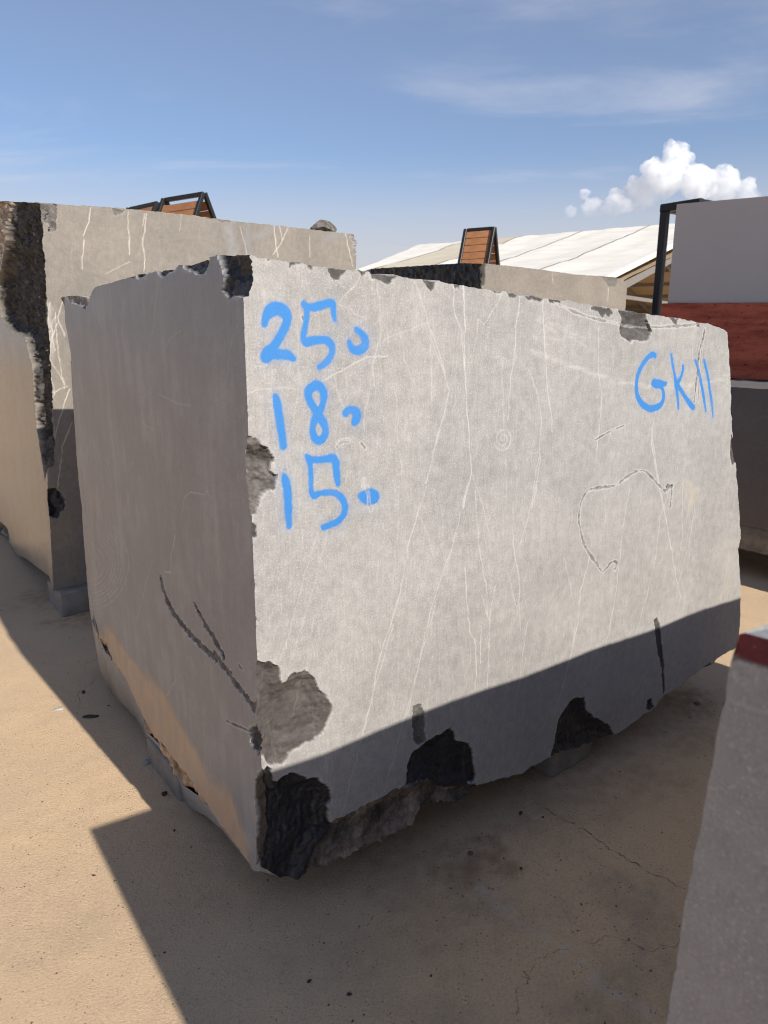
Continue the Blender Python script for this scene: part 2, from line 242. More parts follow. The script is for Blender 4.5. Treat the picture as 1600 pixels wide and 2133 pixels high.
# ---------------------------------------------------------------- survey of the stone faces, in metres (along the face, height)
MAIN = {
 'R_top': [(0.0,1.8213),(0.0654,1.8153),(0.1442,1.8095),(0.2411,1.8041),(0.3237,1.8017),(0.4415,1.7936),(0.5858,1.7856),(0.7261,1.7749),(0.8995,1.7624),(1.1142,1.7506),(1.3317,1.7337),(1.4915,1.7212),(1.6946,1.7081),(1.8046,1.6977),(1.8697,1.6932),(1.9554,1.68),(2.0101,1.6643)],
 'R_bot': [(-0.0123,0.2519),(0.0461,0.1848),(0.0863,0.1701),(0.1301,0.1842),(0.1771,0.1619),(0.2594,0.1567),(0.3996,0.1474),(0.4926,0.1676),(0.5402,0.207),(0.6305,0.1853),(0.7361,0.1634),(0.7607,0.1986),(0.8804,0.1773),(0.9882,0.1567),(1.0369,0.1624),(1.1252,0.1672),(1.2744,0.1407),(1.4028,0.1343),(1.4784,0.1215),(1.5306,0.1176),(1.6671,0.1365),(1.7807,0.1531),(1.8364,0.1904),(1.935,0.1906),(2.0698,0.2178),(2.1763,0.2236),(2.2713,0.2458),(2.4109,0.2526)],
 'R_right': [(2.4109,0.2526),(2.4016,0.3671),(2.3818,0.4886),(2.3453,0.6107),(2.303,0.7412),(2.3108,0.7946),(2.2817,0.8857),(2.1955,1.1259),(2.1455,1.2307),(2.1035,1.3698),(2.0744,1.4845),(2.0396,1.5775),(2.0101,1.6643)],
 'L_top': [(0.0,1.8213),(0.1351,1.8296),(0.1773,1.8289),(0.3821,1.8222),(0.6496,1.8244),(0.9353,1.8183),(1.1948,1.8124),(1.2421,1.7871),(1.2836,1.7806),(1.5081,1.8001),(1.7485,1.8028)],
 'L_bot': [(0.0265,0.2271),(0.1963,0.1551),(0.3342,0.1575),(0.508,0.1566),(0.6655,0.1206),(0.837,0.1029),(0.9586,0.146),(1.1042,0.1297),(1.1755,0.2023),(1.3539,0.2546),(1.4492,0.2826),(1.5044,0.2902),(1.6773,0.2754),(1.676,0.3462),(1.7443,0.3811)],
 'L_far': [(1.7443,0.3811),(1.7665,0.4325),(1.7399,0.7596),(1.7089,0.9409),(1.7159,1.0249),(1.7043,1.1524),(1.6559,1.4583),(1.634,1.5459),(1.6849,1.669),(1.7495,1.765),(1.7485,1.8028)],
 'paint': [('painted_numeral','blue spray-painted figure two of the top row',[[(0.0486,1.6773,0.0087),(0.0529,1.6919,0.0107),(0.0655,1.7067,0.0153),(0.085,1.7102,0.0154),(0.1019,1.7011,0.015),(0.1063,1.6863,0.0117),(0.0994,1.6692,0.0109),(0.0849,1.6457,0.0109),(0.0694,1.6266,0.0109),(0.0567,1.6139,0.015),(0.0502,1.6044,0.0155),(0.0638,1.6095,0.0124),(0.0884,1.6092,0.012),(0.1058,1.6068,0.0113),(0.1195,1.5989,0.0074)]]),('painted_numeral','blue spray-painted figure five of the top row',[[(0.1515,1.7224,0.0084),(0.1577,1.715,0.0084),(0.181,1.7166,0.0101),(0.2074,1.7227,0.0102),(0.2262,1.7264,0.0102),(0.2314,1.7188,0.0089),(0.2324,1.7034,0.0076),(0.2357,1.688,0.0054)],[(0.1578,1.7171,0.01),(0.1586,1.7021,0.0079),(0.1569,1.687,0.0079),(0.1524,1.6674,0.0079),(0.148,1.65,0.008),(0.1528,1.6369,0.0106),(0.171,1.639,0.0112),(0.1922,1.6411,0.0097),(0.2109,1.64,0.0103),(0.2242,1.6298,0.0104),(0.2266,1.6163,0.009),(0.2208,1.6005,0.009),(0.2069,1.5872,0.009),(0.1906,1.5785,0.0076)]]),('painted_numeral','small open blue spray-painted zero of the top row',[[(0.2983,1.666,0.0078),(0.3111,1.6569,0.0089),(0.3225,1.6431,0.0112),(0.3224,1.6268,0.0121),(0.3107,1.6176,0.0129),(0.2949,1.6155,0.0112),(0.2822,1.6225,0.0092),(0.2767,1.634,0.0072),(0.276,1.6386,0.005)]]),('painted_numeral','blue spray-painted figure one of the middle row',[[(0.067,1.5204,0.0026),(0.0715,1.5091,0.0095),(0.0748,1.4868,0.0111),(0.0787,1.4574,0.0112),(0.0825,1.4254,0.0107),(0.0852,1.3966,0.0102)]]),('painted_numeral','blue spray-painted figure eight of the middle row',[[(0.1787,1.5347,0.0123),(0.1599,1.5252,0.0122),(0.1573,1.5094,0.0103),(0.1655,1.4907,0.0104),(0.1771,1.4739,0.011),(0.1849,1.4618,0.0124),(0.1981,1.4446,0.0111),(0.2037,1.423,0.01),(0.1972,1.4069,0.0112),(0.1847,1.4008,0.0111),(0.1727,1.4089,0.0111),(0.1669,1.4258,0.0094),(0.1696,1.4442,0.0093),(0.1795,1.4622,0.0124),(0.1936,1.4822,0.0099),(0.2,1.5004,0.0099),(0.1994,1.5189,0.011),(0.1894,1.532,0.0123),(0.1787,1.5347,0.0123)]]),('painted_numeral','small curled blue spray-painted zero of the middle row',[[(0.2629,1.4628,0.0102),(0.2687,1.4696,0.0102),(0.2831,1.47,0.0102),(0.2946,1.4621,0.0137),(0.2959,1.4499,0.0137),(0.29,1.4406,0.0114)]]),('painted_numeral','blue spray-painted figure one of the bottom row',[[(0.0821,1.3298,0.0027),(0.0873,1.3163,0.0103),(0.0917,1.2921,0.0118),(0.0931,1.261,0.011),(0.0932,1.2274,0.0099),(0.094,1.1981,0.0078)]]),('painted_numeral','blue spray-painted figure five of the bottom row',[[(0.1472,1.3687,0.005),(0.155,1.3585,0.0094),(0.1767,1.354,0.0089),(0.2043,1.3536,0.0096),(0.2212,1.3543,0.0113),(0.2309,1.3436,0.0114),(0.232,1.3264,0.0108),(0.2345,1.3064,0.0103),(0.2375,1.2863,0.0075)],[(0.1537,1.361,0.0094),(0.1584,1.3343,0.0072),(0.1589,1.3055,0.0073),(0.1581,1.2789,0.0073),(0.166,1.2657,0.0096),(0.1855,1.2693,0.0079),(0.2108,1.2673,0.0086),(0.2336,1.2606,0.0092),(0.2507,1.2445,0.0096),(0.2577,1.2233,0.0096),(0.253,1.2037,0.0093),(0.2381,1.1906,0.0093),(0.2176,1.1836,0.0093),(0.1918,1.1801,0.0086)]]),('painted_numeral','small chipped blue spray-painted zero of the bottom row',[[(0.3012,1.2467,0.0059),(0.3193,1.243,0.0172),(0.3346,1.2397,0.0232),(0.347,1.2381,0.0197)]]),('painted_letter','blue spray-painted letter G',[[(1.5524,1.5829,0.0098),(1.5367,1.588,0.0104),(1.5129,1.5786,0.0104),(1.4905,1.5608,0.0097),(1.4695,1.5345,0.0097),(1.4593,1.5056,0.009),(1.4614,1.4761,0.0091),(1.4715,1.4485,0.0107),(1.4982,1.4223,0.0118),(1.5394,1.4023,0.0126),(1.5786,1.4001,0.0127),(1.6125,1.4084,0.0121),(1.6279,1.4282,0.0101),(1.6255,1.4514,0.0088),(1.611,1.4725,0.0087),(1.5786,1.4839,0.0149),(1.5606,1.4883,0.0132)],[(1.5604,1.4896,0.0149),(1.5957,1.4857,0.014),(1.627,1.4833,0.0094),(1.6335,1.4843,0.0074)]]),('painted_letter','blue spray-painted letter K',[[(1.6508,1.5864,0.0053),(1.6642,1.5546,0.0067),(1.6817,1.5185,0.0068),(1.6962,1.4871,0.0102),(1.7085,1.4555,0.0082),(1.721,1.4235,0.0076),(1.7301,1.39,0.0062)],[(1.7322,1.5441,0.0068),(1.7333,1.5247,0.0075),(1.7235,1.5017,0.0082),(1.71,1.4866,0.0109),(1.7003,1.4766,0.0116)],[(1.7044,1.4791,0.0109),(1.7309,1.4598,0.009),(1.7693,1.429,0.0091),(1.8051,1.4031,0.0113),(1.8296,1.3883,0.0117)]]),('painted_letter','first blue spray-painted upright stroke after the K',[[(1.809,1.5619,0.0062),(1.8304,1.5378,0.0077),(1.8523,1.5001,0.0077),(1.8786,1.4535,0.0078),(1.8987,1.4145,0.0079),(1.9192,1.3694,0.0058)]]),('painted_letter','second blue spray-painted upright stroke after the K',[[(1.8686,1.5621,0.0063),(1.8845,1.5365,0.0078),(1.9107,1.4928,0.0071),(1.9328,1.4457,0.0072),(1.9548,1.4006,0.0065),(1.9757,1.3435,0.0037)]])],
 'R_scars': [([(0.2185,1.8106),(0.2729,1.8067),(0.2663,1.7928),(0.2533,1.7786),(0.2385,1.778),(0.2262,1.7859)],(0.07,0.065,0.062),0.01,0.003,0,''),([(0.334,1.8036),(0.4211,1.7947),(0.4047,1.7779),(0.3861,1.7754),(0.3541,1.7864)],(0.07,0.065,0.062),0.01,0.003,0,''),([(0.5035,1.7941),(0.5489,1.7901),(0.5469,1.7668),(0.5317,1.7644),(0.5138,1.7749)],(0.07,0.065,0.062),0.012,0.004,0,''),([(0.16,1.813),(0.1879,1.8113),(0.1756,1.8017),(0.1637,1.8027)],(0.07,0.065,0.062),0.008,0.003,0,''),([(0.3031,1.8073),(0.3273,1.8051),(0.3162,1.7952)],(0.07,0.065,0.062),0.008,0.003,0,''),([(0.0538,1.8183),(0.0648,1.8171),(0.0589,1.8105)],(0.07,0.065,0.062),0.008,0.003,0,''),([(0.6117,1.7863),(0.6385,1.7847),(0.6335,1.7729),(0.6174,1.775)],(0.07,0.065,0.062),0.008,0.003,0,''),([(0.1173,1.8148),(0.1482,1.8123),(0.1441,1.8056),(0.1239,1.8058),(0.1188,1.7939)],(0.07,0.065,0.062),0.006,0.003,0,''),([(0.7517,1.7776),(0.797,1.7735),(0.7937,1.7646),(0.7671,1.7673)],(0.07,0.065,0.062),0.008,0.003,0,''),([(0.8123,1.7725),(0.8631,1.769),(0.8559,1.7582),(0.8206,1.7613)],(0.07,0.065,0.062),0.008,0.003,0,''),([(0.883,1.7685),(0.9651,1.7625),(0.9574,1.7547),(0.8997,1.7584)],(0.07,0.065,0.062),0.008,0.003,0,''),([(0.9861,1.7626),(1.0509,1.7601),(1.0433,1.7471),(0.9957,1.7491)],(0.07,0.065,0.062),0.008,0.003,0,''),([(1.1844,1.7408),(1.2131,1.7385),(1.2173,1.7433),(1.2862,1.7372),(1.2979,1.7225),(1.2851,1.7055),(1.2637,1.7189),(1.2461,1.7026),(1.2243,1.7241),(1.1951,1.7294)],(0.07,0.065,0.062),0.008,0.003,0,''),([(1.3263,1.7363),(1.4743,1.7269),(1.496,1.6913),(1.5248,1.6692),(1.5098,1.6359),(1.402,1.6325),(1.3531,1.6469),(1.3393,1.6745),(1.3515,1.6991)],(0.07,0.065,0.062),0.022,0.004,0,'large grey chipped hollow at the top edge'),([(1.6048,1.7163),(1.6762,1.7109),(1.6733,1.693),(1.6499,1.6908)],(0.07,0.065,0.062),0.008,0.003,0,''),([(1.7873,1.7056),(1.8138,1.6992),(1.8181,1.6774),(1.7984,1.6807)],(0.07,0.065,0.062),0.006,0.003,0,''),([(-0.0147,1.4276),(0.0091,1.4224),(0.0257,1.412),(0.0471,1.3921),(0.0612,1.3679),(0.0528,1.3504),(0.0498,1.3392),(0.0621,1.3285),(0.0629,1.3168),(0.0555,1.292),(0.0427,1.2913),(0.0273,1.284),(0.0135,1.2579),(0.0065,1.2402),(-0.0195,1.2394),(-0.0354,1.3058),(-0.0306,1.3948)],(0.085,0.077,0.072),0.026,0.007,3,'grey broken patch on the corner beside the numbers'),([(-0.0224,1.2294),(0.0018,1.2198),(0.0097,1.2032),(0.0039,1.1864),(-0.0183,1.1901)],(0.05,0.046,0.045),0.012,0.003,0,''),([(-0.0061,0.8698),(0.029,0.8554),(0.0489,0.8395),(0.0504,0.8189),(0.063,0.7857),(0.0776,0.7995),(0.1015,0.8061),(0.1254,0.8013),(0.1492,0.7803),(0.1681,0.7417),(0.1925,0.7053),(0.2056,0.6672),(0.1987,0.6353),(0.1748,0.6044),(0.1591,0.5904),(0.1642,0.5959),(0.1193,0.5905),(0.0935,0.5843),(0.0718,0.5832),(0.0676,0.5669),(0.0458,0.554),(0.0113,0.5674),(-0.0073,0.6096),(-0.0377,0.6755),(-0.0341,0.7479)],(0.07,0.062,0.057),0.02,0.003,1,'grey shell-shaped scar on the lower corner'),([(0.2004,0.3127),(0.2782,0.3137),(0.3464,0.3203),(0.4172,0.3231),(0.4628,0.3207),(0.548,0.311),(0.7614,0.2064),(0.7696,0.1436),(0.631,0.1673),(0.5703,0.1763),(0.4929,0.1502),(0.3996,0.1251),(0.2591,0.1353),(0.1765,0.1362),(0.0678,0.1608),(0.0938,0.2574),(0.1329,0.2853),(0.1805,0.31)],(0.12,0.096,0.078),0.03,0.013,3,'rough brown broken strip along the lower edge'),([(0.4628,0.3207),(0.4715,0.3792),(0.4895,0.4215),(0.536,0.4452),(0.5936,0.4492),(0.6429,0.4543),(0.6616,0.4333),(0.6645,0.4067),(0.7067,0.3785),(0.7397,0.34),(0.7472,0.2885),(0.7606,0.2249),(0.7231,0.2222),(0.629,0.2389),(0.5579,0.3028)],(0.016,0.017,0.021),0.024,0.006,1,'black broken scar in the middle of the lower edge'),([(-0.0305,0.549),(0.0044,0.5666),(0.0177,0.5543),(0.0299,0.5102),(0.0696,0.5216),(0.1089,0.4963),(0.1609,0.4679),(0.1949,0.4275),(0.2004,0.3868),(0.1892,0.3451),(0.1999,0.2854),(0.1636,0.2629),(0.1312,0.2233),(0.0892,0.1175),(0.0439,0.1261),(-0.0749,0.2059),(-0.0549,0.33),(-0.0379,0.3952),(-0.0352,0.4517),(-0.0272,0.4769)],(0.016,0.017,0.021),0.03,0.006,1,'large black shell-shaped scar at the foot of the corner'),([(0.4893,0.5823),(0.5197,0.5763),(0.5342,0.5435),(0.5407,0.4476),(0.5078,0.4433),(0.4935,0.4689)],(0.1,0.095,0.09),0.01,0.004,2,'short upright grey gouge above the black scar'),([(1.1319,0.1636),(1.1464,0.2219),(1.1645,0.3123),(1.2382,0.3699),(1.3085,0.3473),(1.3216,0.2887),(1.4076,0.2192),(1.4548,0.1926),(1.5087,0.1212),(1.4035,0.1278),(1.2761,0.1238),(1.1798,0.1404)],(0.022,0.022,0.024),0.022,0.006,1,'black broken scar above the concrete support'),([(1.706,0.5592),(1.7254,0.564),(1.7514,0.5288),(1.7731,0.4582),(1.8052,0.3567),(1.8421,0.2096),(1.832,0.192),(1.7932,0.3333),(1.7472,0.4258),(1.7185,0.5113)],(0.06,0.06,0.065),0.008,0.003,2,'narrow upright dark gouge near the far end'),([(1.7155,0.1613),(1.714,0.2059),(1.7395,0.2079),(1.7738,0.1557),(1.7378,0.1504)],(0.016,0.017,0.021),0.014,0.004,0,''),([(2.0698,0.2178),(2.1728,0.2408),(2.2046,0.2201),(2.1887,0.2013),(2.0941,0.1898),(2.054,0.2019)],(0.016,0.017,0.021),0.012,0.004,0,''),([(2.1275,1.2617),(2.1585,1.2395),(2.1947,1.1462),(2.1722,1.1284),(2.1461,1.1612)],(0.07,0.065,0.062),0.012,0.003,0,'')],
 'R_grooves': [([(1.7417,1.0147,0.0037),(1.7368,1.0884,0.0037),(1.6985,1.0825,0.0036),(1.6584,1.1044,0.0036),(1.601,1.1449,0.0035),(1.5468,1.1751,0.0035),(1.4886,1.1757,0.0034),(1.4434,1.1603,0.0034),(1.3811,1.1415,0.0034),(1.2915,1.144,0.0033),(1.2398,1.1421,0.0033),(1.209,1.1124,0.0032),(1.1983,1.0689,0.0032),(1.205,1.0282,0.0033),(1.2334,0.9601,0.0033),(1.2741,0.9059,0.0034),(1.3139,0.8685,0.0034),(1.3501,0.8311,0.0034),(1.381,0.8434,0.0035),(1.4074,0.8567,0.0035),(1.4324,0.8458,0.0035),(1.4214,0.82,0.0035)],(0.16,0.15,0.14),0.004),([(1.7118,1.0978,0.0073),(1.7395,1.0912,0.0073)],(0.06,0.055,0.05),0.006),([(1.852,1.6759,0.0039),(1.8465,1.6422,0.0039),(1.83,1.5903,0.0039),(1.8316,1.5193,0.0039),(1.8329,1.4097,0.004)],(0.12,0.11,0.1),0.002),([(1.8513,1.6552,0.0018),(1.8454,1.611,0.0018),(1.8476,1.5242,0.0018),(1.8577,1.4084,0.0018)],(0.16,0.15,0.14),0.0015),([(1.0172,1.748,0.002),(1.1642,1.7114,0.0021),(1.3117,1.6926,0.0022),(1.4703,1.6797,0.0023),(1.6395,1.6829,0.0024),(1.8084,1.6944,0.0025)],(0.2,0.19,0.18),0.002),([(0.1481,1.6933,0.0022),(0.1497,1.688,0.0022)],(0.05,0.045,0.04),0.003),([(0.316,1.2869,0.0016),(0.3195,1.2635,0.0016),(0.327,1.2446,0.0016),(0.3283,1.2133,0.0016)],(0.42,0.4,0.38),0.001),([(0.3271,1.2651,0.0015),(0.3346,1.241,0.0015),(0.3391,1.204,0.0015)],(0.3,0.29,0.28),0.001),([(0.2359,1.382,0.0019),(0.2503,1.3928,0.0019),(0.2705,1.3935,0.0019)],(0.3,0.29,0.27),0.001),([(0.3115,1.3827,0.0025),(0.3203,1.3719,0.0025)],(0.2,0.19,0.18),0.002),([(1.256,1.3133,0.0013),(1.3253,1.3337,0.0013),(1.4079,1.3505,0.0013)],(0.14,0.13,0.13),0.001)],
 'R_veins': [([(0.6474,1.7832,0.0022),(0.6548,1.6755,0.0022),(0.661,1.5461,0.0023),(0.6803,1.3836,0.0023),(0.6963,1.2647,0.0024),(0.6662,1.1597,0.0024)],1),([(0.6963,1.2647,0.0014),(0.7516,1.1475,0.0014)],0.8),([(0.6096,1.7793,0.0018),(0.6187,1.7103,0.0018),(0.645,1.6551,0.0018),(0.659,1.5619,0.0019)],1),([(0.8671,1.768,0.0019),(0.8572,1.677,0.0019),(0.854,1.6009,0.002),(0.8421,1.535,0.002),(0.8379,1.4058,0.002)],0.9),([(0.9657,1.7549,0.002),(0.9797,1.6331,0.002),(1.0009,1.53,0.0021),(1.0043,1.4891,0.0021),(1.0284,1.4109,0.0021),(1.0375,1.356,0.0021)],0.9),([(0.9141,1.5553,0.0019),(0.9519,1.4971,0.0019),(0.9841,1.4137,0.0019),(0.9828,1.3181,0.0019),(0.989,1.2382,0.002),(0.9626,1.1173,0.002)],0.8),([(1.2342,1.6799,0.002),(1.2459,1.5345,0.002),(1.2746,1.4587,0.0021),(1.2698,1.325,0.0021),(1.2649,1.2343,0.0021)],0.9),([(0.7989,1.6017,0.0014),(0.8148,1.4581,0.0014),(0.8278,1.3434,0.0014),(0.848,1.164,0.0015)],0.7),([(0.5395,1.6351,0.0014),(0.5819,1.5536,0.0014),(0.6041,1.5062,0.0015),(0.585,1.4389,0.0015),(0.559,1.3664,0.0015),(0.5464,1.3085,0.0015)],0.8),([(0.6934,1.6084,0.0016),(0.7042,1.6965,0.0016),(0.7268,1.6813,0.0016),(0.755,1.7128,0.0016),(0.7901,1.7603,0.0016)],0.8),([(1.601,1.4159,0.0022),(1.5764,1.3488,0.0022),(1.5834,1.2648,0.0023),(1.6103,1.2057,0.0023),(1.6884,1.0208,0.0024)],0.9),([(0.854,1.6009,0.0014),(0.9145,1.5497,0.0014)],0.6),([(0.7687,1.5914,0.0014),(0.7916,1.5937,0.0014),(0.8315,1.5794,0.0014)],0.8),([(1.1074,1.3444,0.0014),(1.2408,1.2693,0.0014)],0.6),([(1.2829,1.7638,0.0014),(1.3235,1.5573,0.0014),(1.2929,1.4324,0.0014),(1.3505,1.2987,0.0015)],0.5),([(1.5588,1.6823,0.0017),(1.5826,1.6042,0.0017)],0.7),([(1.7765,1.6636,0.0018),(1.7881,1.5675,0.0018)],0.7),([(1.4065,1.3606,0.0015),(1.4506,1.2766,0.0015)],0.5),([(0.4788,1.7901,0.0015),(0.5019,1.7391,0.0015),(0.5336,1.6677,0.0015),(0.5379,1.5861,0.0015),(0.5431,1.4622,0.0016)],0.9),([(0.5363,1.6639,0.0015),(0.5721,1.5855,0.0016),(0.604,1.5039,0.0016),(0.5918,1.4553,0.0016),(0.5613,1.3662,0.0016),(0.5259,1.2519,0.0016)],0.9),([(0.3609,1.7779,0.0013),(0.3699,1.7031,0.0013),(0.3721,1.6559,0.0013),(0.3487,1.5898,0.0013),(0.3484,1.5301,0.0013)],0.9),([(-0.0007,1.5235,0.0012),(0.0296,1.5323,0.0012),(0.0952,1.533,0.0012),(0.1391,1.5259,0.0013)],0.9),([(0.1934,1.5432,0.0016),(0.2278,1.56,0.0016),(0.2584,1.5681,0.0017),(0.2895,1.5837,0.0017),(0.3304,1.5993,0.0017),(0.3933,1.6002,0.0017)],1),([(0.3396,1.6175,0.0011),(0.3909,1.6448,0.0011),(0.4485,1.6616,0.0011),(0.523,1.6848,0.0011)],0.7),([(0.3096,1.7931,0.0013),(0.2918,1.7647,0.0013),(0.2569,1.7393,0.0013),(0.2481,1.7219,0.0013),(0.2867,1.7123,0.0013),(0.2932,1.7018,0.0013),(0.3265,1.6917,0.0013),(0.2996,1.6807,0.0013),(0.2771,1.6486,0.0013)],0.9),([(0.2278,1.56,0.0012),(0.24,1.5161,0.0012),(0.2568,1.4748,0.0012)],0.8),([(0.152,1.8086,0.0009),(0.1697,1.7334,0.0009)],0.7),([(0.1873,1.7102,0.0009),(0.2002,1.6486,0.0009)],0.7),([(0.0625,1.5886,0.0011),(0.0597,1.5242,0.0011)],0.8),([(0.0928,1.5743,0.0009),(0.085,1.523,0.0009)],0.6),([(0.4005,1.5737,0.0012),(0.4203,1.4887,0.0013),(0.4232,1.4099,0.0013),(0.4415,1.2951,0.0013)],0.6),([(0.3391,1.5305,0.0012),(0.3249,1.4746,0.0012),(0.315,1.4066,0.0012)],0.8),([(0.3068,1.5131,0.001),(0.312,1.5758,0.001)],0.7),([(0.3908,1.7071,0.0011),(0.3957,1.6039,0.0011)],0.6),([(0.6148,1.6007,0.0012),(0.613,1.4789,0.0012),(0.6295,1.3089,0.0012)],0.5),([(0.429,1.6709,0.0011),(0.4491,1.5878,0.0011),(0.4798,1.525,0.0011)],0.6),([(0.0897,1.3886,0.0011),(0.0955,1.3262,0.0012)],0.8),([(0.2873,1.4011,0.0012),(0.2583,1.2844,0.0012)],0.8),([(0.5267,1.2436,0.0017),(0.4989,1.1734,0.0017),(0.4682,1.0942,0.0017),(0.4629,1.0527,0.0017),(0.4324,0.9393,0.0018),(0.4042,0.8584,0.0018),(0.3648,0.7755,0.0018),(0.342,0.6675,0.0018),(0.3077,0.5519,0.0018)],1),([(0.685,1.2433,0.0017),(0.6513,1.1218,0.0017),(0.6224,1.038,0.0017),(0.5958,0.9834,0.0017),(0.5519,0.8723,0.0017),(0.5289,0.7915,0.0017),(0.5059,0.6945,0.0017),(0.4649,0.5599,0.0017)],0.95),([(0.712,1.211,0.0017),(0.74,1.0218,0.0017),(0.7776,0.873,0.0018),(0.7845,0.8014,0.0018)],0.9),([(0.6822,0.9764,0.0022),(0.6971,0.8435,0.0022),(0.7104,0.7602,0.0022),(0.732,0.7329,0.0022),(0.7426,0.6475,0.0023),(0.7429,0.5575,0.0023)],0.95),([(0.8152,0.8917,0.002),(0.7922,0.7886,0.002),(0.7977,0.6767,0.002)],0.9),([(0.126,1.2648,0.0012),(0.1313,1.1438,0.0012),(0.139,1.0914,0.0012)],0.8),([(0.1744,1.1746,0.0012),(0.1385,1.0743,0.0012),(0.0817,0.9128,0.0012),(0.0563,0.853,0.0012)],0.8),([(0.2079,1.1734,0.0012),(0.1716,1.0677,0.0012),(0.1248,0.9373,0.0012),(0.0836,0.8363,0.0012)],0.7),([(0.7581,0.7698,0.0021),(0.7603,0.6424,0.0021)],0.9),([(0.7191,0.7146,0.0015),(0.7148,0.6499,0.0015)],0.7),([(0.1313,1.1438,0.001),(0.0764,1.0186,0.001),(0.0402,0.9061,0.001)],0.5),([(0.4989,1.1734,0.0011),(0.5414,1.0912,0.0011),(0.5575,1.04,0.0011)],0.7),([(0.5876,1.1795,0.0011),(0.5911,1.0436,0.0011)],0.6),([(1.576,1.3084,0.0022),(1.6589,1.1012,0.0023),(1.724,0.9596,0.0024),(1.8508,0.6693,0.0025),(1.885,0.6059,0.0026)],0.9),([(1.9181,0.9964,0.0023),(1.9013,0.8379,0.0023),(1.8508,0.6693,0.0023),(1.8514,0.5994,0.0023)],0.9),([(1.734,1.0919,0.0022),(1.6773,0.9858,0.0022),(1.6786,0.8442,0.0022),(1.6414,0.674,0.0022),(1.5897,0.5253,0.0022)],0.8),([(1.2693,1.338,0.0016),(1.2726,1.2333,0.0016)],0.8),([(1.4734,1.1479,0.0021),(1.4543,1.0072,0.0021),(1.4414,0.7374,0.0021),(1.4088,0.5331,0.0022)],0.8),([(1.2747,0.8998,0.0025),(1.2344,0.7824,0.0025),(1.2329,0.6671,0.0026),(1.2179,0.5967,0.0026),(1.1732,0.4208,0.0026)],0.95),([(0.8743,1.1269,0.0021),(0.8906,0.9821,0.0021),(0.9175,0.9064,0.0022),(0.9344,0.7064,0.0022)],0.9),([(0.9854,1.3092,0.0017),(0.9612,1.1355,0.0017),(0.9181,1.0093,0.0017)],0.8),([(0.7342,1.1867,0.0016),(0.7562,1.1389,0.0016),(0.7899,1.0057,0.0016)],0.8),([(1.136,0.9199,0.0016),(1.1797,0.8121,0.0017),(1.2169,0.6955,0.0017)],0.8),([(0.9676,0.7267,0.0019),(0.9489,0.5447,0.0019),(0.937,0.4887,0.0019)],0.8),([(0.7548,0.8761,0.0018),(0.7947,0.7696,0.0018),(0.7956,0.5331,0.0019)],0.8),([(0.8735,0.9045,0.0017),(0.9271,0.7595,0.0017)],0.8),([(1.8048,1.1213,0.002),(1.8477,0.8807,0.0021),(1.839,0.8016,0.0021)],0.8),([(2.2332,0.7288,0.0021),(2.2008,0.5122,0.0021)],0.7),([(1.3242,1.1656,0.0017),(1.347,1.0118,0.0017)],0.7),([(1.5477,1.1691,0.0017),(1.54,1.0187,0.0018)],0.7),([(0.1588,0.9515,0.0012),(0.1088,0.7214,0.0013),(0.0923,0.6571,0.0013)],0.6),([(0.415,0.8612,0.0016),(0.3395,0.6616,0.0016),(0.2886,0.4976,0.0016),(0.2288,0.3197,0.0016)],0.8),([(0.5734,0.8974,0.0017),(0.4867,0.6458,0.0017),(0.3815,0.3339,0.0017)],0.8),([(1.2267,0.7497,0.002),(1.2089,0.535,0.0021),(1.137,0.3312,0.0021)],0.7),([(0.9696,0.6023,0.0016),(0.9248,0.4031,0.0016)],0.6),([(0.0729,0.5144,0.0013),(0.0654,0.4074,0.0013),(0.0566,0.2679,0.0013)],0.5),([(0.821,1.3481,0.0013),(0.8198,1.3478,0.0013),(0.8183,1.3478,0.0013),(0.8167,1.3483,0.0013),(0.815,1.3491,0.0013),(0.8135,1.3504,0.0013),(0.8123,1.3521,0.0013),(0.8115,1.354,0.0013),(0.8112,1.3562,0.0013),(0.8115,1.3583,0.0013),(0.8124,1.3604,0.0013),(0.814,1.3623,0.0013),(0.8162,1.3637,0.0013),(0.8189,1.3646,0.0013),(0.822,1.3649,0.0013),(0.8253,1.3644,0.0013),(0.8286,1.3631,0.0013),(0.8318,1.3612,0.0013),(0.8346,1.3585,0.0013),(0.8368,1.3553,0.0013),(0.8382,1.3516,0.0013),(0.8386,1.3478,0.0013),(0.8381,1.344,0.0013),(0.8365,1.3404,0.0013),(0.8338,1.3373,0.0013),(0.8302,1.3349,0.0013),(0.8259,1.3334,0.0013),(0.821,1.3329,0.0013),(0.8158,1.3335,0.0013),(0.8106,1.3353,0.0013),(0.8058,1.3382,0.0013),(0.8015,1.3421,0.0013),(0.7982,1.3467,0.0013),(0.796,1.3519,0.0013),(0.795,1.3574,0.0013),(0.7955,1.3629,0.0013),(0.7975,1.3681,0.0013),(0.8008,1.3726,0.0013),(0.8054,1.3763,0.0013),(0.8112,1.3787,0.0021),(0.8177,1.3798,0.0021),(0.8247,1.3795,0.0021),(0.8318,1.3775,0.0021),(0.8386,1.3741,0.0022),(0.8447,1.3693,0.0022),(0.8497,1.3634,0.0022),(0.8533,1.3566,0.0022),(0.8551,1.3493,0.0022),(0.8551,1.3419,0.0022),(0.8532,1.3349,0.0022),(0.8493,1.3286,0.0022),(0.8437,1.3234,0.0022),(0.8366,1.3198,0.0022),(0.8284,1.3178,0.0022),(0.8195,1.3178,0.0022),(0.8105,1.3198,0.0021),(0.8018,1.3236,0.0021),(0.7939,1.3292,0.0021),(0.7873,1.3362,0.0021),(0.7824,1.3443,0.0021)],0.9)],
